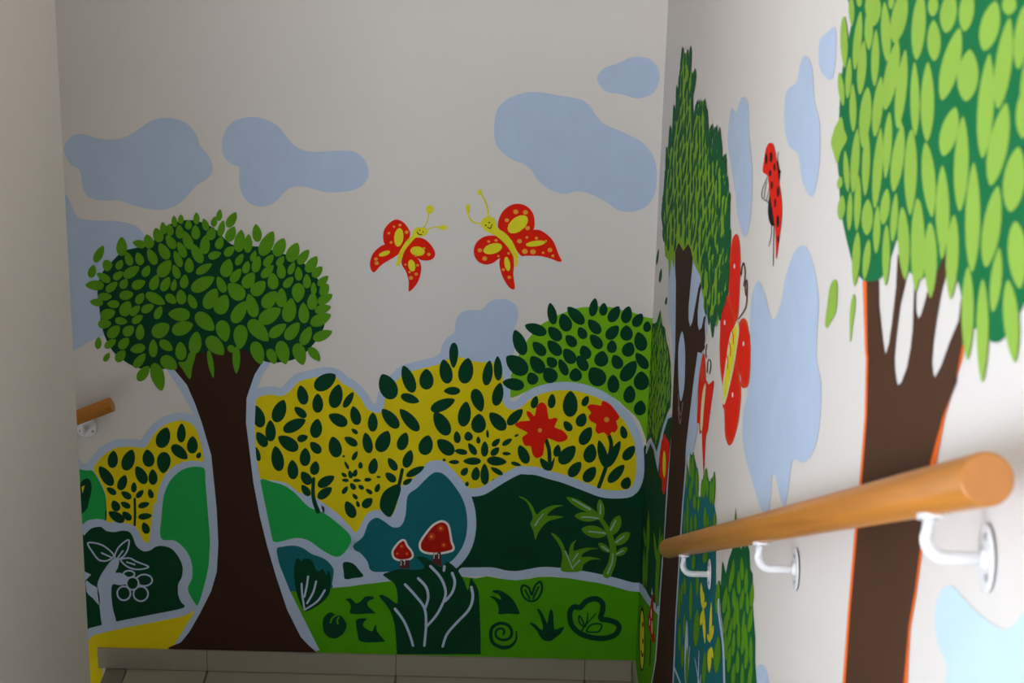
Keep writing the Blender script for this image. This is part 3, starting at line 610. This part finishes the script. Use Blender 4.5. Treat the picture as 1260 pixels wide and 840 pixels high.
butterfly(K(565,225,6), 'right, larger red butterfly with yellow body, facing left, painted on the back wall', [
 ([(285,305),(308,230),(360,175),(430,153),(500,173),(545,225),(557,290),(545,350),(480,380),(400,430),(300,345)], ([(433,305,88,52,-38)], [(352,275,16),(418,213,19),(490,217,19),(505,333,17)])),
 ([(545,345),(600,350),(660,390),(700,440),(735,530),(757,575),(730,580),(680,560),(600,540),(500,538),(450,532),(395,440),(400,390),(470,350)], ([(565,447,74,21,-8)], [(445,430,18),(500,402,10),(570,407,12),(640,428,10),(670,495,18),(692,538,12),(620,515,10),(545,508,21),(485,505,21)])),
 ([(310,400),(250,388),(190,395),(140,425),(112,470),(110,530),(140,580),(195,602),(250,590),(300,555),(365,530),(350,440)], ([(248,485,72,38,-16)], [(153,497,17),(188,558,18),(218,432,11),(272,424,12),(290,540,9)])),
 ([(340,430),(395,530),(404,600),(400,680),(411,770),(395,786),(360,760),(320,690),(298,610),(303,550)], ([(355,597,21,54,-10)], [(365,520,11),(325,640,12),(370,697,13)]))],
 [(163,310),(168,270),(215,248),(260,262),(275,300),(285,335),(340,370),(390,430),(425,500),(436,545),(425,614),(405,612),(405,560),(370,490),(320,430),(270,390),(230,372),(188,347)],
 ([(195,313,6),(222,293,6)], [(210,327),(230,335),(242,308)]),
 [([(215,255),(205,180),(185,120),(157,80)], 2.0, (152,68,15,22)), ([(168,297),(120,295),(80,265),(60,225)], 1.9, (65,190,16,38))], 0, 0)

# ================================================================== right wall
N7 = K(780,0,2.625)
cloud('R', N7((315,350),(330,360),(345,320),(358,315),(370,345),(372,440),(382,540),(380,660),(370,740),(355,765),(335,700),(330,650),(315,540),(303,460),(308,390)), 'narrow pale blue cloud painted on the right wall just right of the pointed conifer')
cloud('R', N7((555,180),(575,220),(582,320),(600,400),(600,520),(585,610),(570,635),(545,590),(530,500),(500,470),(487,410),(488,320),(500,285),(525,265),(540,200)), 'pale blue cloud painted on the right wall right above the ladybug')
cloud('R', N7((650,90),(652,180),(640,255),(610,240),(597,200),(600,130),(625,105)), 'smallest pale blue cloud painted on the right wall beside the big tree crown')
k = K(900,290,2.4)
cloud('R', k((75,135),(60,180),(55,260),(50,450),(35,520),(35,620),(60,720),(85,800),(105,824),(116,770),(125,700),(150,792),(165,770),(180,665),(210,670),(240,640),(260,560),(265,440),(250,350),(258,200),(245,100),(225,40),(205,30),(185,50),(160,120),(145,200),(122,247),(100,180),(85,140)), 'largest pale blue cloud on the right wall, painted behind the big red butterfly')
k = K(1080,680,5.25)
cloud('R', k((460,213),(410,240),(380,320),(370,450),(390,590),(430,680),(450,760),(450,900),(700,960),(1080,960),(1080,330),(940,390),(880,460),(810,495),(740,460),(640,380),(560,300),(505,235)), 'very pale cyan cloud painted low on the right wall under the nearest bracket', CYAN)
cloud('R', [(928,850),(930,825),(936,817),(943,825),(946,850)], 'tip of a pale blue cloud at the picture bottom beside the tall narrow bush')

# ---- corner: hill, lawn, bush, flowers
t = thing('painted_hill', 'R', 803, 700, 'dark green hill painted on the right wall between the corner and the tall brown trunk', 'painted hill')
pk = [(785,600),(788,560),(795.5,558),(800.3,545.5),(804,553),(808,573),(809.8,581),(812,556),(816.5,532),(822,515),(828,512)]
f = Film('R', 2); f.add(stroke([(787,566)]+pk[2:], 5.5, n=3)); f.build('outline', BLUE, t)
part(t, 'fill', 'R', 3, [DARK], pk+[(826,560),(818,667),(812,752),(803,742),(796,735),(790,722),(776,712),(780,650)])
t = thing('painted_lawn', 'R', 795, 800, 'bright green lawn painted at the foot of the right wall in the corner', 'painted lawn')
part(t, 'fill', 'R', 3, [LAWN], [(772,722),(787,728),(796,740),(808.5,755),(812,758),(806,845),(776,850),(768,813)])
f = Film('R', 4); f.add(stroke([(776,714),(785.6,720),(790,724),(796,735.5),(804,745),(812,752)], 7)); f.build('outline', BLUE, t)
cb = [(795,396),(805,398),(808,396),(812.7,380),(815,400),(818,403),(820,420),(823,430),(825,445),(826,475),(825,500),(821,508),(816.7,522),(811.7,542),(808,555),(804,546),(801,538),(798,541),(788,560),(790,500)]
random.seed(5)
def blades(poly, dx, dy, l, w, lean=0, jl=.3, p=.7, q=.8):
    xs = [a_ for a_, b_ in poly]; ys = [b_ for a_, b_ in poly]; out = []
    x = min(xs); c = 0
    while x < max(xs):
        y = min(ys)+(c % 2)*dy*.5
        while y < max(ys)+dy:
            px, py = x+random.uniform(-.25, .25)*dx, y+random.uniform(-.2, .2)*dy
            ll = l*random.uniform(1-jl, 1+jl); le = lean+random.uniform(-.1, .1)
            if inside(poly, px, py) and inside(poly, px+le*ll*.35, py-ll*.4) and inside(poly, px-le*ll*.35, py+ll*.4):
                out.append(leaf(px-le*ll/2, py+ll/2, px+le*ll/2, py-ll/2, w*random.uniform(.8, 1.2), p, q, 6))
            y += dy
        x += dx; c += 1
    return out
f = Film('R', 1.6); f.add(cb); f.add(blades(cb, 2.1, 14, 15, 1.5, .05), 1, .6)
tag(f.build('painted_bush', [COND, CONL]), 'grassy dark green bush painted on the right wall in the corner beside the tall trunk', 'painted bush')
C5 = K(770,540,6); K7 = K(770,670,4.94)
t = thing('painted_flower', 'R', *C5((285,390))[0], 'narrow red flower with yellow centre painted left of the tall conifer trunk', 'painted flower')
part(t, 'petals', 'R', 5, [RED], smooth(C5((290,-40),(300,-10),(318,20),(322,100),(312,180),(305,260),(300,330),(283,408),(268,370),(268,300),(250,270),(252,200),(246,150),(256,80),(262,20),(275,-10)), 3))
part(t, 'flower_centre', 'R', 5.8, [PYEL], C5(*ell(284,185,12,100)))
Z7 = K(760,660,4.667)
t = thing('painted_flower', 'R', *Z7((140,775))[0], 'yellow flower with a smiling face painted low in the corner on the lawn', 'painted flower')
part(t, 'outline', 'R', 5, [BLK], Z7(*ell(140,590,18,185)), Z7((134,430),(142,395),(150,430)))
part(t, 'petals', 'R', 6.4, [PYEL], Z7(*ell(140,592,13,170)))
parts(t, 'eye', 'R', 7.2, BLK, Z7(*ell(144,505,4,16)), Z7(*ell(145,600,4,16))); parts(t, 'mouth', 'R', 7.2, BLK, stroke(Z7((135,655),(141,688),(147,670)), 1.1))
t = thing('painted_mushroom', 'R', *Z7((184,740))[0], 'slim red spotted mushroom painted on the lawn between the smiling flower and trunk', 'painted mushroom')
part(t, 'cap', 'R', 5.5, [DRED, WHT], smooth(Z7((197,318),(204,350),(206,450),(205,530),(214,590),(205,612),(190,575),(178,530),(174,480),(180,440),(190,380)), 3), Z7(*ell(193,440,3,30)))
part(t, 'tip', 'R', 6.8, [BLUE], Z7((192,330),(197,290),(203,335)))
parts(t, 'spot', 'R', 6.8, WHT, Z7(*ell(197,520,3,40)), Z7(*ell(184,490,2.5,22)))
f = Film('R', 5); f.add(stroke(Z7((190,590),(185,740)), 1.2)); f.build('stem', BLK, t)
for lb, ds in (('slender light green grass stalk painted on the right wall nearest the corner', [(150,300,152,60,16),(163,290,172,10,14),(172,110,178,-150,18),(160,60,150,-60,14)]), ('light green tuft of long grass painted against the left edge of the tall trunk', [(222,420,230,60,18),(228,300,245,-60,16),(225,150,208,-30,14),(236,120,258,-20,14),(225,420,224,200,22)])):
    f = Film('R', 4.2); f.add(leaves(760,660,4.667,ds,p=.6,q=.8))
    tag(f.build('painted_grass', [LEAF]), lb, 'painted grass')

# ---- conifer with the tall brown trunk
K3 = K(800,290,6); K4 = K(860,280,6); K6 = K(785,420,6); KC1 = K(810,50,5.6); KC2 = K(810,150,5.6)
t = thing('painted_tree', 'R', 815, 839, 'pointed conifer tree with narrow dark crown and tall brown trunk on the right wall', 'painted tree')
ou = C(K3((150,170),(135,250),(135,330),(135,560),(155,700),(165,840)), [(829,470),(826.5,520)], [(838,620),(848,600)], K6((360,845),(400,840),(440,650),(440,600),(435,450),(450,250),(470,95)), K3((420,700),(410,560),(395,400),(370,250),(330,180),(250,120)))
part(t, 'outline', 'R', 2.5, [BLUE], ou)
parts(t, 'edge_line', 'R', 4, BLUE, stroke(C([(826.2,540)], C5((320,200),(305,380),(283,765)), K7((225,60),(200,425),(181,700),(156,845))), 1.5), stroke(C([(845.2,540)], C5((446,180),(420,500),(405,720)), K7((325,110),(304,450),(294,700),(287,845))), 1.5))
tk = C(K3((185,240),(185,120),(205,40),(245,30),(290,50),(303,100),(315,150),(310,230),(295,380),(283,520),(283,620),(295,672),(310,640),(330,530),(355,390),(375,330),(380,360),(365,430),(350,560),(350,650),(360,697),(380,680),(395,600),(410,588),(402,650),(405,750),(400,800)), K6((492,50),(465,85),(440,78),(415,250),(385,500),(355,760),(350,840)), C5((440,180),(415,500),(400,720)), K7((320,110),(300,450),(290,700),(283,845),(160,845),(185,700),(205,420),(230,50)), C5((285,760),(310,370),(330,60)), K6((245,700),(262,300)), K3((185,840),(188,600),(190,350)))
part(t, 'trunk', 'R', 4.8, [DBROWN], tk)
part(t, 'hollow', 'R', 5.6, [BLUE], smooth([(839,407.5),(841.8,418),(843,432),(843,450),(842,475),(838,493.5),(835.5,480),(834.5,450),(835,425)], 4))
parts(t, 'hollow_ring', 'R', 5.6, mat('taupe_paint', (.33,.25,.21), .75), stroke([(834.8,485),(835.6,503),(837.4,511),(839,505),(840,495)], .8), stroke([(834.6,500),(835.4,514),(836.8,521),(838.2,514)], .8))
cr = C(KC1((165,60),(182,100),(200,75),(205,95),(220,60),(215,180),(232,230),(250,205),(240,280),(230,330),(230,400),(232,520),(238,540),(265,420),(280,440),(315,410),(322,460),(330,490)), KC2((335,80),(348,60),(365,25),(350,170),(372,200),(378,120),(382,60),(395,35),(405,90),(415,50),(430,200),(435,290),(455,225),(460,330),(470,380),(472,440),(485,500),(480,640),(480,740),(488,760)), K4((215,180),(205,240),(215,270),(205,420),(170,540),(160,690),(145,640),(130,735),(112,650),(98,810),(85,640),(70,720),(60,620),(50,650),(30,580)), K3((395,480),(380,400),(370,300),(345,250),(320,200),(300,100),(280,60),(245,110),(210,50),(185,120),(175,240),(155,170),(140,320),(133,180),(110,150),(105,60)), KC2((35,790),(40,700),(28,620),(45,440),(55,300),(60,180),(75,150),(85,35),(100,110)), KC1((110,460),(128,480),(130,330),(142,300),(148,200)))
random.seed(11)
spikes = leaves(810,50,5.6,[(165,140,170,50,10),(180,160,182,85,9),(197,170,200,80,9),(213,170,222,60,12),(235,330,250,200,22),(150,280,150,190,12),(133,440,132,325,14),(120,560,112,455,16),(88,740,84,590,16),(62,840,60,730,12),(270,520,267,415,12),(283,520,285,400,11),(298,520,300,405,11),(315,520,318,408,12),(332,560,332,470,12),(242,600,243,500,12)])+leaves(810,150,5.6,[(340,180,365,20,22),(385,300,395,35,26),(418,320,420,45,26),(440,380,455,222,26),(462,520,470,378,22),(478,640,484,495,18),(355,300,360,190,20),(45,560,55,290,12),(33,620,48,430,14),(470,740,478,560,22),(440,520,445,380,24)],p=.5)+leaves(860,280,6,[(190,170,218,20,40),(170,330,212,255,50),(150,480,200,300,55),(165,600,190,470,40),(130,560,110,735,34),(95,640,99,812,22),(70,560,72,722,20),(48,500,50,650,18),(150,560,155,690,26),(60,330,55,170,28),(95,420,90,280,28),(125,300,120,140,28),(30,460,28,330,20),(100,200,105,60,26),(160,200,150,40,30)],p=.5)
edge = []
for (x1, y1), (x2, y2) in zip(cr[:-1], cr[1:]):
    n_ = max(1, int(math.hypot(x2-x1, y2-y1)/6.5))
    for i_ in range(n_):
        x, y = x1+(x2-x1)*i_/n_, y1+(y2-y1)*i_/n_
        if y > 375 or (y > 290 and x < 868): continue
        o_ = 1.3 if x > 857 else (-.9 if x < 835 else .3)
        edge.append(leaf(x-o_*.6, y+15, x+o_*random.uniform(.7, 1.3), y-random.uniform(2, 5), random.uniform(2.4, 3.1), .6, .85, 6))
spikes = edge+spikes
f = Film('R', 6.2); f.add(cr); f.add(blades(cr, 4.0, 20, 24, 2.6, .08, .25, .55, .8)+spikes, 1, .6); f.build('crown', [CONL, COND], t)
for lab, q in (('tiny dark green falling leaf nearest the corner, highest of three left of the conifer trunk', (46,215,63,95,15)), ('tiny dark green falling leaf left of the conifer trunk, middle of three', (70,345,82,240,20)), ('tiny dark green falling leaf left of the conifer trunk, lowest of three', (113,510,122,450,15))):
    solo('painted_leaf', 'R', 3, [COND], [leaves(800,290,6,[q])], lab, 'painted leaf', 'falling leaves beside the conifer')

# ---- red butterflies on the right wall
K5 = K(850,400,5.25)
t = thing('painted_butterfly', 'R', *K5((215,480))[0], 'big tall red butterfly with striped yellow body painted on the right wall beside the conifer', 'painted butterfly', 'painted butterflies')
def wing(pts, hl, lay=3):
    q = smooth(pts, 4); cx = sum(x for x, y in q)/len(q); cy = sum(y for x, y in q)/len(q)
    f = Film('R', lay); f.add(q); f.add([(cx+(x-cx)*.80, cy+(y-cy)*.86) for x, y in q], 1, .6); f.add([ell(x, y, .9, 3.2) for x, y in hl], 2, 1.2); f.build('wing', [ORED, RED, WHT], t)
wing(K4((270,48),(245,90),(230,200),(220,350),(220,500),(240,620),(270,690),(288,650),(300,450),(306,250),(300,120),(287,60)), K4((262,285)))
wing(C(K5((310,320),(322,395)), K5((320,500),(300,650),(270,750),(250,776),(235,760),(220,700),(215,550),(205,520),(210,400),(250,250),(300,230))), K5((270,450)))
wing(C(K4((205,488),(180,540),(160,640),(155,780)), K5((185,150),(190,280),(200,360),(212,400),(240,250),(275,100)), K4((270,690),(240,560))), K4((190,700)), 4)
wing(C(K4((290,720),(320,670),(350,690),(370,790)), K5((378,40),(386,180),(375,370),(345,405),(325,390),(320,330),(290,250),(285,100))), K5((340,120)), 4)
part(t, 'body', 'R', 6, [BRCH, PYEL], smooth(K5((300,-25),(275,20),(255,60),(230,200),(205,400),(203,490),(215,512),(232,470),(272,300),(300,130),(312,30)), 4), smooth(K5((293,5),(270,40),(245,180),(215,380),(212,460),(222,470),(262,300),(290,130),(300,40)), 4))
for y in (70, 150, 230): parts(t, 'stripe', 'R', 7.6, RED, stroke(K5((275-y*.22+5,y-40),(290-y*.22,y),(280-y*.22+8,y+50)), .9))
for pts in ([(292,672),(335,610),(350,560),(355,470),(355,400),(347,390),(340,440),(346,500)], [(300,640),(345,560),(335,450),(318,420),(310,350),(318,290),(328,260),(340,310),(338,380),(330,430)][4:]):
    f = Film('R', 3); f.add(stroke(K4(*pts), 1.4)); f.build('antenna', OIL, t)
t = thing('painted_butterfly', 'R', *K6((470,640))[0], 'small narrow red butterfly with long tail painted right of the conifer trunk', 'painted butterfly', 'painted butterflies')
part(t, 'wing', 'R', 3, [RED, ORED], smooth(K6((480,88),(493,122),(497,200),(500,290),(495,400),(480,560),(470,660),(455,680),(450,600),(435,602),(440,480),(445,330),(460,200)), 3), smooth(K6((480,130),(487,200),(488,260),(470,300),(458,260)), 3))
part(t, 'wing', 'R', 3.4, [RED, ORED], smooth(K6((500,290),(520,318),(557,288),(555,340),(545,420),(525,560),(515,650),(500,700),(492,840),(485,985),(478,850),(472,700),(478,600),(490,400)), 3), K6(*ell(518,410,6,24)))
part(t, 'body', 'R', 4.8, [BRCH], smooth(K6((492,315),(501,330),(486,500),(475,645),(459,640),(465,500),(476,380)), 3))
for pts in ([(504,120),(500,90),(503,50),(508,20)], [(510,230),(512,170),(520,135),(534,145),(536,190),(528,235)]):
    f = Film('R', 3); f.add(stroke(K6(*pts), 1.1)); f.build('antenna', OIL, t)

# ---- ladybug
LB = K(925,165,4.94)
t = thing('painted_ladybug', 'R', *LB((130,560))[0], 'red ladybug with black spots and open wing cases painted high on the right wall', 'painted ladybug')
part(t, 'body', 'R', 3, [BLK], smooth(LB((105,385),(112,340),(125,400),(138,480),(148,548),(120,555),(102,512),(98,450)), 3))
part(t, 'head', 'R', 3, [BLK], smooth(LB((147,180),(158,163),(167,210),(177,225),(172,240),(166,290),(150,288),(146,230)), 3))
f = Film('R', 4); f.add(smooth(LB((66,225),(75,150),(85,90),(105,55),(130,65),(145,130),(155,200),(165,290),(176,360),(183,450),(178,540),(165,640),(148,762),(145,680),(140,560),(122,440),(106,340),(100,265),(85,243)), 3))
f.add([LB(*ell(x, y, a_, b_)) for x, y, a_, b_ in ((88,150,8,33),(117,140,9,33),(138,200,7,24),(112,237,8,20),(122,310,7,24),(160,350,8,33),(142,418,6,28),(158,530,9,38),(160,635,5,24))], 1, .6); f.build('wing_case', [RED, BLK], t)
f = Film('R', 2.4); f.add(stroke(LB((95,262),(70,320),(60,378),(85,402),(105,330),(100,270)), .7)); f.add(stroke(LB((90,290),(80,340),(75,390)), .6)); f.build('hind_wing', BLK, t)
parts(t, 'leg', 'R', 2.4, BLK, stroke(LB((120,552),(117,620),(103,680)), .7), stroke(LB((135,550),(132,650),(130,800)), .9, .7), stroke(LB((85,400),(98,415)), .9))
f = Film('R', 2.4); f.add(stroke(LB((157,165),(160,108)), .6)); f.build('antenna', BLK, t)

# ---- bushes beside the tall trunk
S7 = K(825,540,5.6); S8 = K(820,670,4.94)
tb = C(S7((103,185),(120,190),(130,250),(135,110),(155,105),(170,150),(180,210),(190,400),(205,400),(215,290),(228,270),(245,215),(260,290),(275,290),(300,240),(300,450),(310,510),(313,600)), S8((300,50),(300,250),(320,228),(320,400),(335,500),(350,620),(358,850),(40,850),(45,700),(75,130)))
TL = (leaves(825,540,5.6,[(115,660,120,400,20),(135,420,138,300,25),(150,330,155,108,28),(135,260,136,105,16),(180,400,180,208,22),(165,480,165,380,28),(110,330,112,180,22),(190,500,195,400,20),(225,400,245,215,34),(250,400,258,275,18),(212,400,216,285,14),(275,440,280,280,24),(292,450,300,238,22),(235,620,240,470,25),(170,630,172,520,25),(140,650,145,530,20),(300,610,306,510,20),(270,640,280,560,16),(255,620,258,520,14),(95,650,98,500,14)],p=.68,q=.78)
 +leaves(820,670,4.94,[(230,110,240,40,35),(160,150,170,60,25),(110,300,112,200,22),(145,450,150,230,24),(185,310,190,150,22),(75,450,78,250,14),(90,360,95,230,14),(80,640,80,480,20),(175,610,190,400,42),(303,412,318,230,34),(300,770,318,565,46),(225,845,235,660,28),(95,740,100,610,24),(250,700,252,640,10),(105,560,112,420,16)],p=.68,q=.78))
TL = [[(sum(q[0] for q in p)/len(p)+(x-sum(q[0] for q in p)/len(p))*.86, sum(q[1] for q in p)/len(p)+(y-sum(q[1] for q in p)/len(p))*1.12) for x, y in p] for p in TL]
TD = []
for p in TL:
    cx = sum(x for x, y in p)/len(p); cy = sum(y for x, y in p)/len(p)
    TD.append([(cx+(x-cx)*1.25+.2, cy+(y-cy)*1.05) for x, y in p])
t = thing('painted_bush', 'R', 858, 839, 'blue-green bush with spiky light leaves painted under the handrail beside the tall trunk', 'painted bush')
f = Film('R', 2.6); f.add(tb); f.add(TD, 1, .6); f.add(TL, 2, 1.2); f.build('foliage', [TEAL, COND, LEAF], t)
parts(t, 'outline', 'R', 4.8, BLUE, stroke(S8((318,330),(316,400),(330,500),(345,620),(352,850)), 2.3), stroke(S8((45,740),(88,850)), 2.0))
def yflower(label, ds):
    t = thing('painted_flower', 'R', *S8((ds[0][0], ds[0][1]))[0], label, 'painted flower')
    for q in ds: part(t, 'petal', 'R', 5.4, [PYEL], leaves(820,670,4.94,[(q[0], q[1], q[2], q[3], q[4]*.8)],p=.62,q=.8)[0])
yflower('upper yellow star-shaped flower painted on the blue-green bush, below the farthest bracket', [(222,392,210,228,24),(222,392,226,285,20),(225,388,242,345,22),(223,382,234,602,22),(220,400,208,492,24)])
yflower('lower yellow star-shaped flower painted on the blue-green bush', [(265,590,273,345,20),(268,582,286,488,24),(264,595,250,540,20),(262,630,260,778,30),(270,620,282,692,22)])
f = Film('R', 4.6); f.add([leaf(*S8((118,850))[0], *S8((124,455))[0], 4.5)], 0); f.add([leaf(*S8((122,850))[0], *S8((126,620))[0], 4.0)], 1, .6); f.add(stroke(S8((132,760),(142,615)), 1.2, .6)+stroke(S8((192,850),(198,645)), 1.6, .6)+stroke(S8((200,850),(172,690)), 1.4, .6)+stroke(S8((205,850),(210,790)), 1.4, .6))
tag(f.build('painted_grass', [BLUE, LEAF]), 'pale blue and green grass blades painted low on the blue-green bush', 'painted grass')
sb = [(892,845),(890,775),(886.5,752),(887,715),(888.5,690),(890.3,694),(893,706),(896,690),(900,678),(903,670),(904,640),(905,624),(907,642),(909,668),(912,676),(914.5,666),(917,674),(919,666),(922,678),(923,700),(926,706),(926,745),(929.2,785),(929,815),(931.5,845)]
random.seed(3)
f = Film('R', 2.2); f.add(sb); f.add(blades(sb, 5.4, 31, 32, 4.7, .05, .15, .52, .75)+[leaf(904.5,668,905,628,3)], 1, .6)
tag(f.build('painted_bush', [COND, LEAF]), 'tall narrow bush with upright light green leaves painted right of the blue-green bush', 'painted bush')

# ---- the big tree on the right
RA, RB, RC, RD_, RE, RF, RG = K(1010,0,5.25), K(1130,0,5.25), K(1010,150,5.25), K(1130,150,5.25), K(1010,300,5.25), K(1130,300,4.667), K(1020,440,2.1)
t = thing('painted_tree', 'R', 1080, 839, 'big tree with bright leafy crown and orange-edged brown trunk on the right wall', 'painted tree')
TRK = C(RE((295,235),(372,235),(374,400),(398,620),(415,727),(440,640),(460,500),(485,280),(495,60),(545,150),(545,250),(510,400),(485,600),(473,730)), [(1100.5,455),(1102.5,470),(1105,474.5),(1109,470)], RE((555,800),(578,680),(592,560),(600,330),(602,210),(622,200),(612,330),(612,430),(625,488),(645,460),(680,340)), RF((45,290),(110,140),(150,30),(168,30),(165,150),(130,280),(105,420),(85,560),(75,680),(82,750),(92,770),(130,700),(180,560),(230,440),(246,300),(262,400),(254,575)), [(1177,462)], RG((330,60),(295,150),(262,268),(240,460),(222,600),(206,690),(200,760),(193,840)), [(1112,850),(1038.5,850)], RG((42,840),(56,640),(72,460),(84,330),(98,150),(101,0)), RE((301,700)))
part(t, 'trunk', 'R', 4, [BROWN], TRK)
OUT = C(RE((270,240),(297,240),(308,700)), RG((104,0),(104,150),(92,330),(78,460),(62,640),(46,850),(34,850),(50,640),(65,460),(78,330),(92,150),(95,0)), RE((285,700)))
OUT2 = C(RF((244,560),(262,590)), RG((345,0),(322,75),(300,150),(277,270),(262,370),(243,480),(224,620),(210,700),(205,780),(202,850),(186,850),(192,760),(198,690),(214,600),(232,460),(254,268),(288,150)))
parts(t, 'outline', 'R', 3, ORNG, OUT, OUT2)
BCR = C([(1043,-45)], RA((175,0),(195,165),(140,440),(120,690)), RC((108,275),(120,360),(120,460),(140,640),(185,840)), RE((210,140),(250,212),(285,240),(320,243),(360,235),(400,205),(440,110),(470,20),(490,-30),(520,60),(570,180),(640,225),(680,205)), RF((110,155),(165,30),(200,150),(235,245),(275,420),(320,480),(400,550),(445,566),(490,540),(560,430),(607,340)), [(1292,320),(1292,-45)])
BLV = (leaves(1010,0,5.25,[(200,168,195,-40,42),(250,45,245,-40,40),(145,105,155,442,54),(215,452,260,70,58),(250,612,280,262,64),(330,-60,345,168,116),(310,60,310,325,60),(345,558,358,188,58),(430,398,410,10,72),(450,60,460,-40,42),(470,280,545,-70,112),(410,712,502,255,98),(490,828,550,318,78),(610,880,605,398,66),(170,638,188,368,44),(118,470,145,685,44),(210,852,205,538,50),(305,562,268,955,84),(345,885,392,492,72),(305,120,300,300,46)],p=.66,q=.74)
 +leaves(1130,0,5.25,[(55,915,62,398,98),(-15,388,20,-60,100),(90,107,100,-40,74),(175,213,215,-60,118),(295,203,330,-80,108),(103,395,98,128,98),(145,648,274,180,128),(305,655,335,318,152),(420,328,505,5,138),(575,97,600,-40,104),(508,705,594,112,118),(640,448,690,30,104),(410,1022,462,345,118),(155,1008,245,690,122)],p=.66,q=.74)
 +leaves(1010,150,5.25,[(500,42,510,-20,42),(205,458,238,42,62),(285,478,300,48,58),(345,560,390,35,68),(445,-65,415,368,62),(465,452,530,15,88),(585,45,575,605,92),(175,452,155,185,42),(115,432,130,352,40),(125,635,140,472,56),(180,703,192,448,40),(230,703,245,342,50),(295,732,305,498,82),(355,850,368,538,52),(400,662,430,430,68),(460,775,488,458,52),(240,708,215,1062,58),(312,758,278,1020,52),(425,662,417,1060,55),(525,548,545,1020,84),(625,488,612,1100,84)],p=.66,q=.74)
 +[smooth(RC((112,-5),(85,40),(60,130),(75,190),(105,272),(130,190),(176,110),(155,50),(140,-25),(125,-28)), 3)]
 +leaves(1130,150,5.25,[(45,130,90,618,96),(158,850,155,278,100),(265,578,290,-40,105),(460,412,575,-125,138),(590,582,650,160,158),(672,107,712,-250,135),(345,972,358,258,108),(430,940,518,412,128),(232,598,205,1150,90),(625,640,655,1078,138)],p=.66,q=.74)
 +leaves(1130,300,4.667,[(285,130,280,668,78),(370,200,365,798,78),(512,205,555,683,98),(425,392,468,20,72),(68,-125,70,312,84),(140,-60,135,88,40)],p=.66,q=.74)
 +[leaf(1133,345,1131.5,246,13), leaf(1262,150,1275,40,26), leaf(1270,300,1285,180,28)])
BLV = [[(sum(q[0] for q in p)/len(p)+(x-sum(q[0] for q in p)/len(p))*.90, y) for x, y in p] for p in BLV]
f = Film('R', 5); f.add(smooth(BCR, 2)); f.add(BLV, 1, .6); f.build('crown', [BIGD, BIGL], t)
solo('painted_leaf', 'R', 3, [BIGL], [smooth(RE((90,230),(105,255),(106,330),(97,440),(70,490),(40,543),(27,510),(40,400),(55,290),(72,245)), 3)], 'larger light green falling leaf painted in the air left of the big tree trunk', 'painted leaf', 'falling leaves beside the big tree')
solo('painted_leaf', 'R', 3, [BIGL], [smooth(RE((212,322),(223,360),(220,430),(205,530),(190,640),(186,540),(188,430),(198,360)), 3)], 'thin light green falling leaf painted right beside the big tree trunk', 'painted leaf', 'falling leaves beside the big tree')

# ================================================================== light
w = bpy.data.worlds.new('world'); S.world = w; w.use_nodes = True
bg = w.node_tree.nodes['Background']; bg.inputs[0].default_value = (.90, .96, 1.0, 1); bg.inputs[1].default_value = 3.2
def lamp(name, loc, aim, sx, sy, power, col):
    l = bpy.data.lights.new(name, 'AREA'); l.shape = 'RECTANGLE'; l.size = sx; l.size_y = sy; l.energy = power; l.color = col
    o = bpy.data.objects.new(name, l); COL.objects.link(o); o.location = loc
    o.rotation_euler = (Vector(aim)-Vector(loc)).to_track_quat('-Z', 'Y').to_euler()
    return o
lamp('daylight_from_upstairs_window', (-1.55, .55, 1.85), (.6, 3.0, 1.8), 1.0, 1.2, 37, (.86, .95, 1.16))
lamp('warm_landing_ceiling_lamp', (.0, 3.3, 4.2), (.1, 5.2, 2.0), .4, .4, 6.5, (1.0, .68, .40))
S.view_settings.view_transform = 'Standard'; S.view_settings.look = 'None'
S.view_settings.gamma = 1; S.view_settings.use_curve_mapping = False
S.view_settings.exposure = -0.04
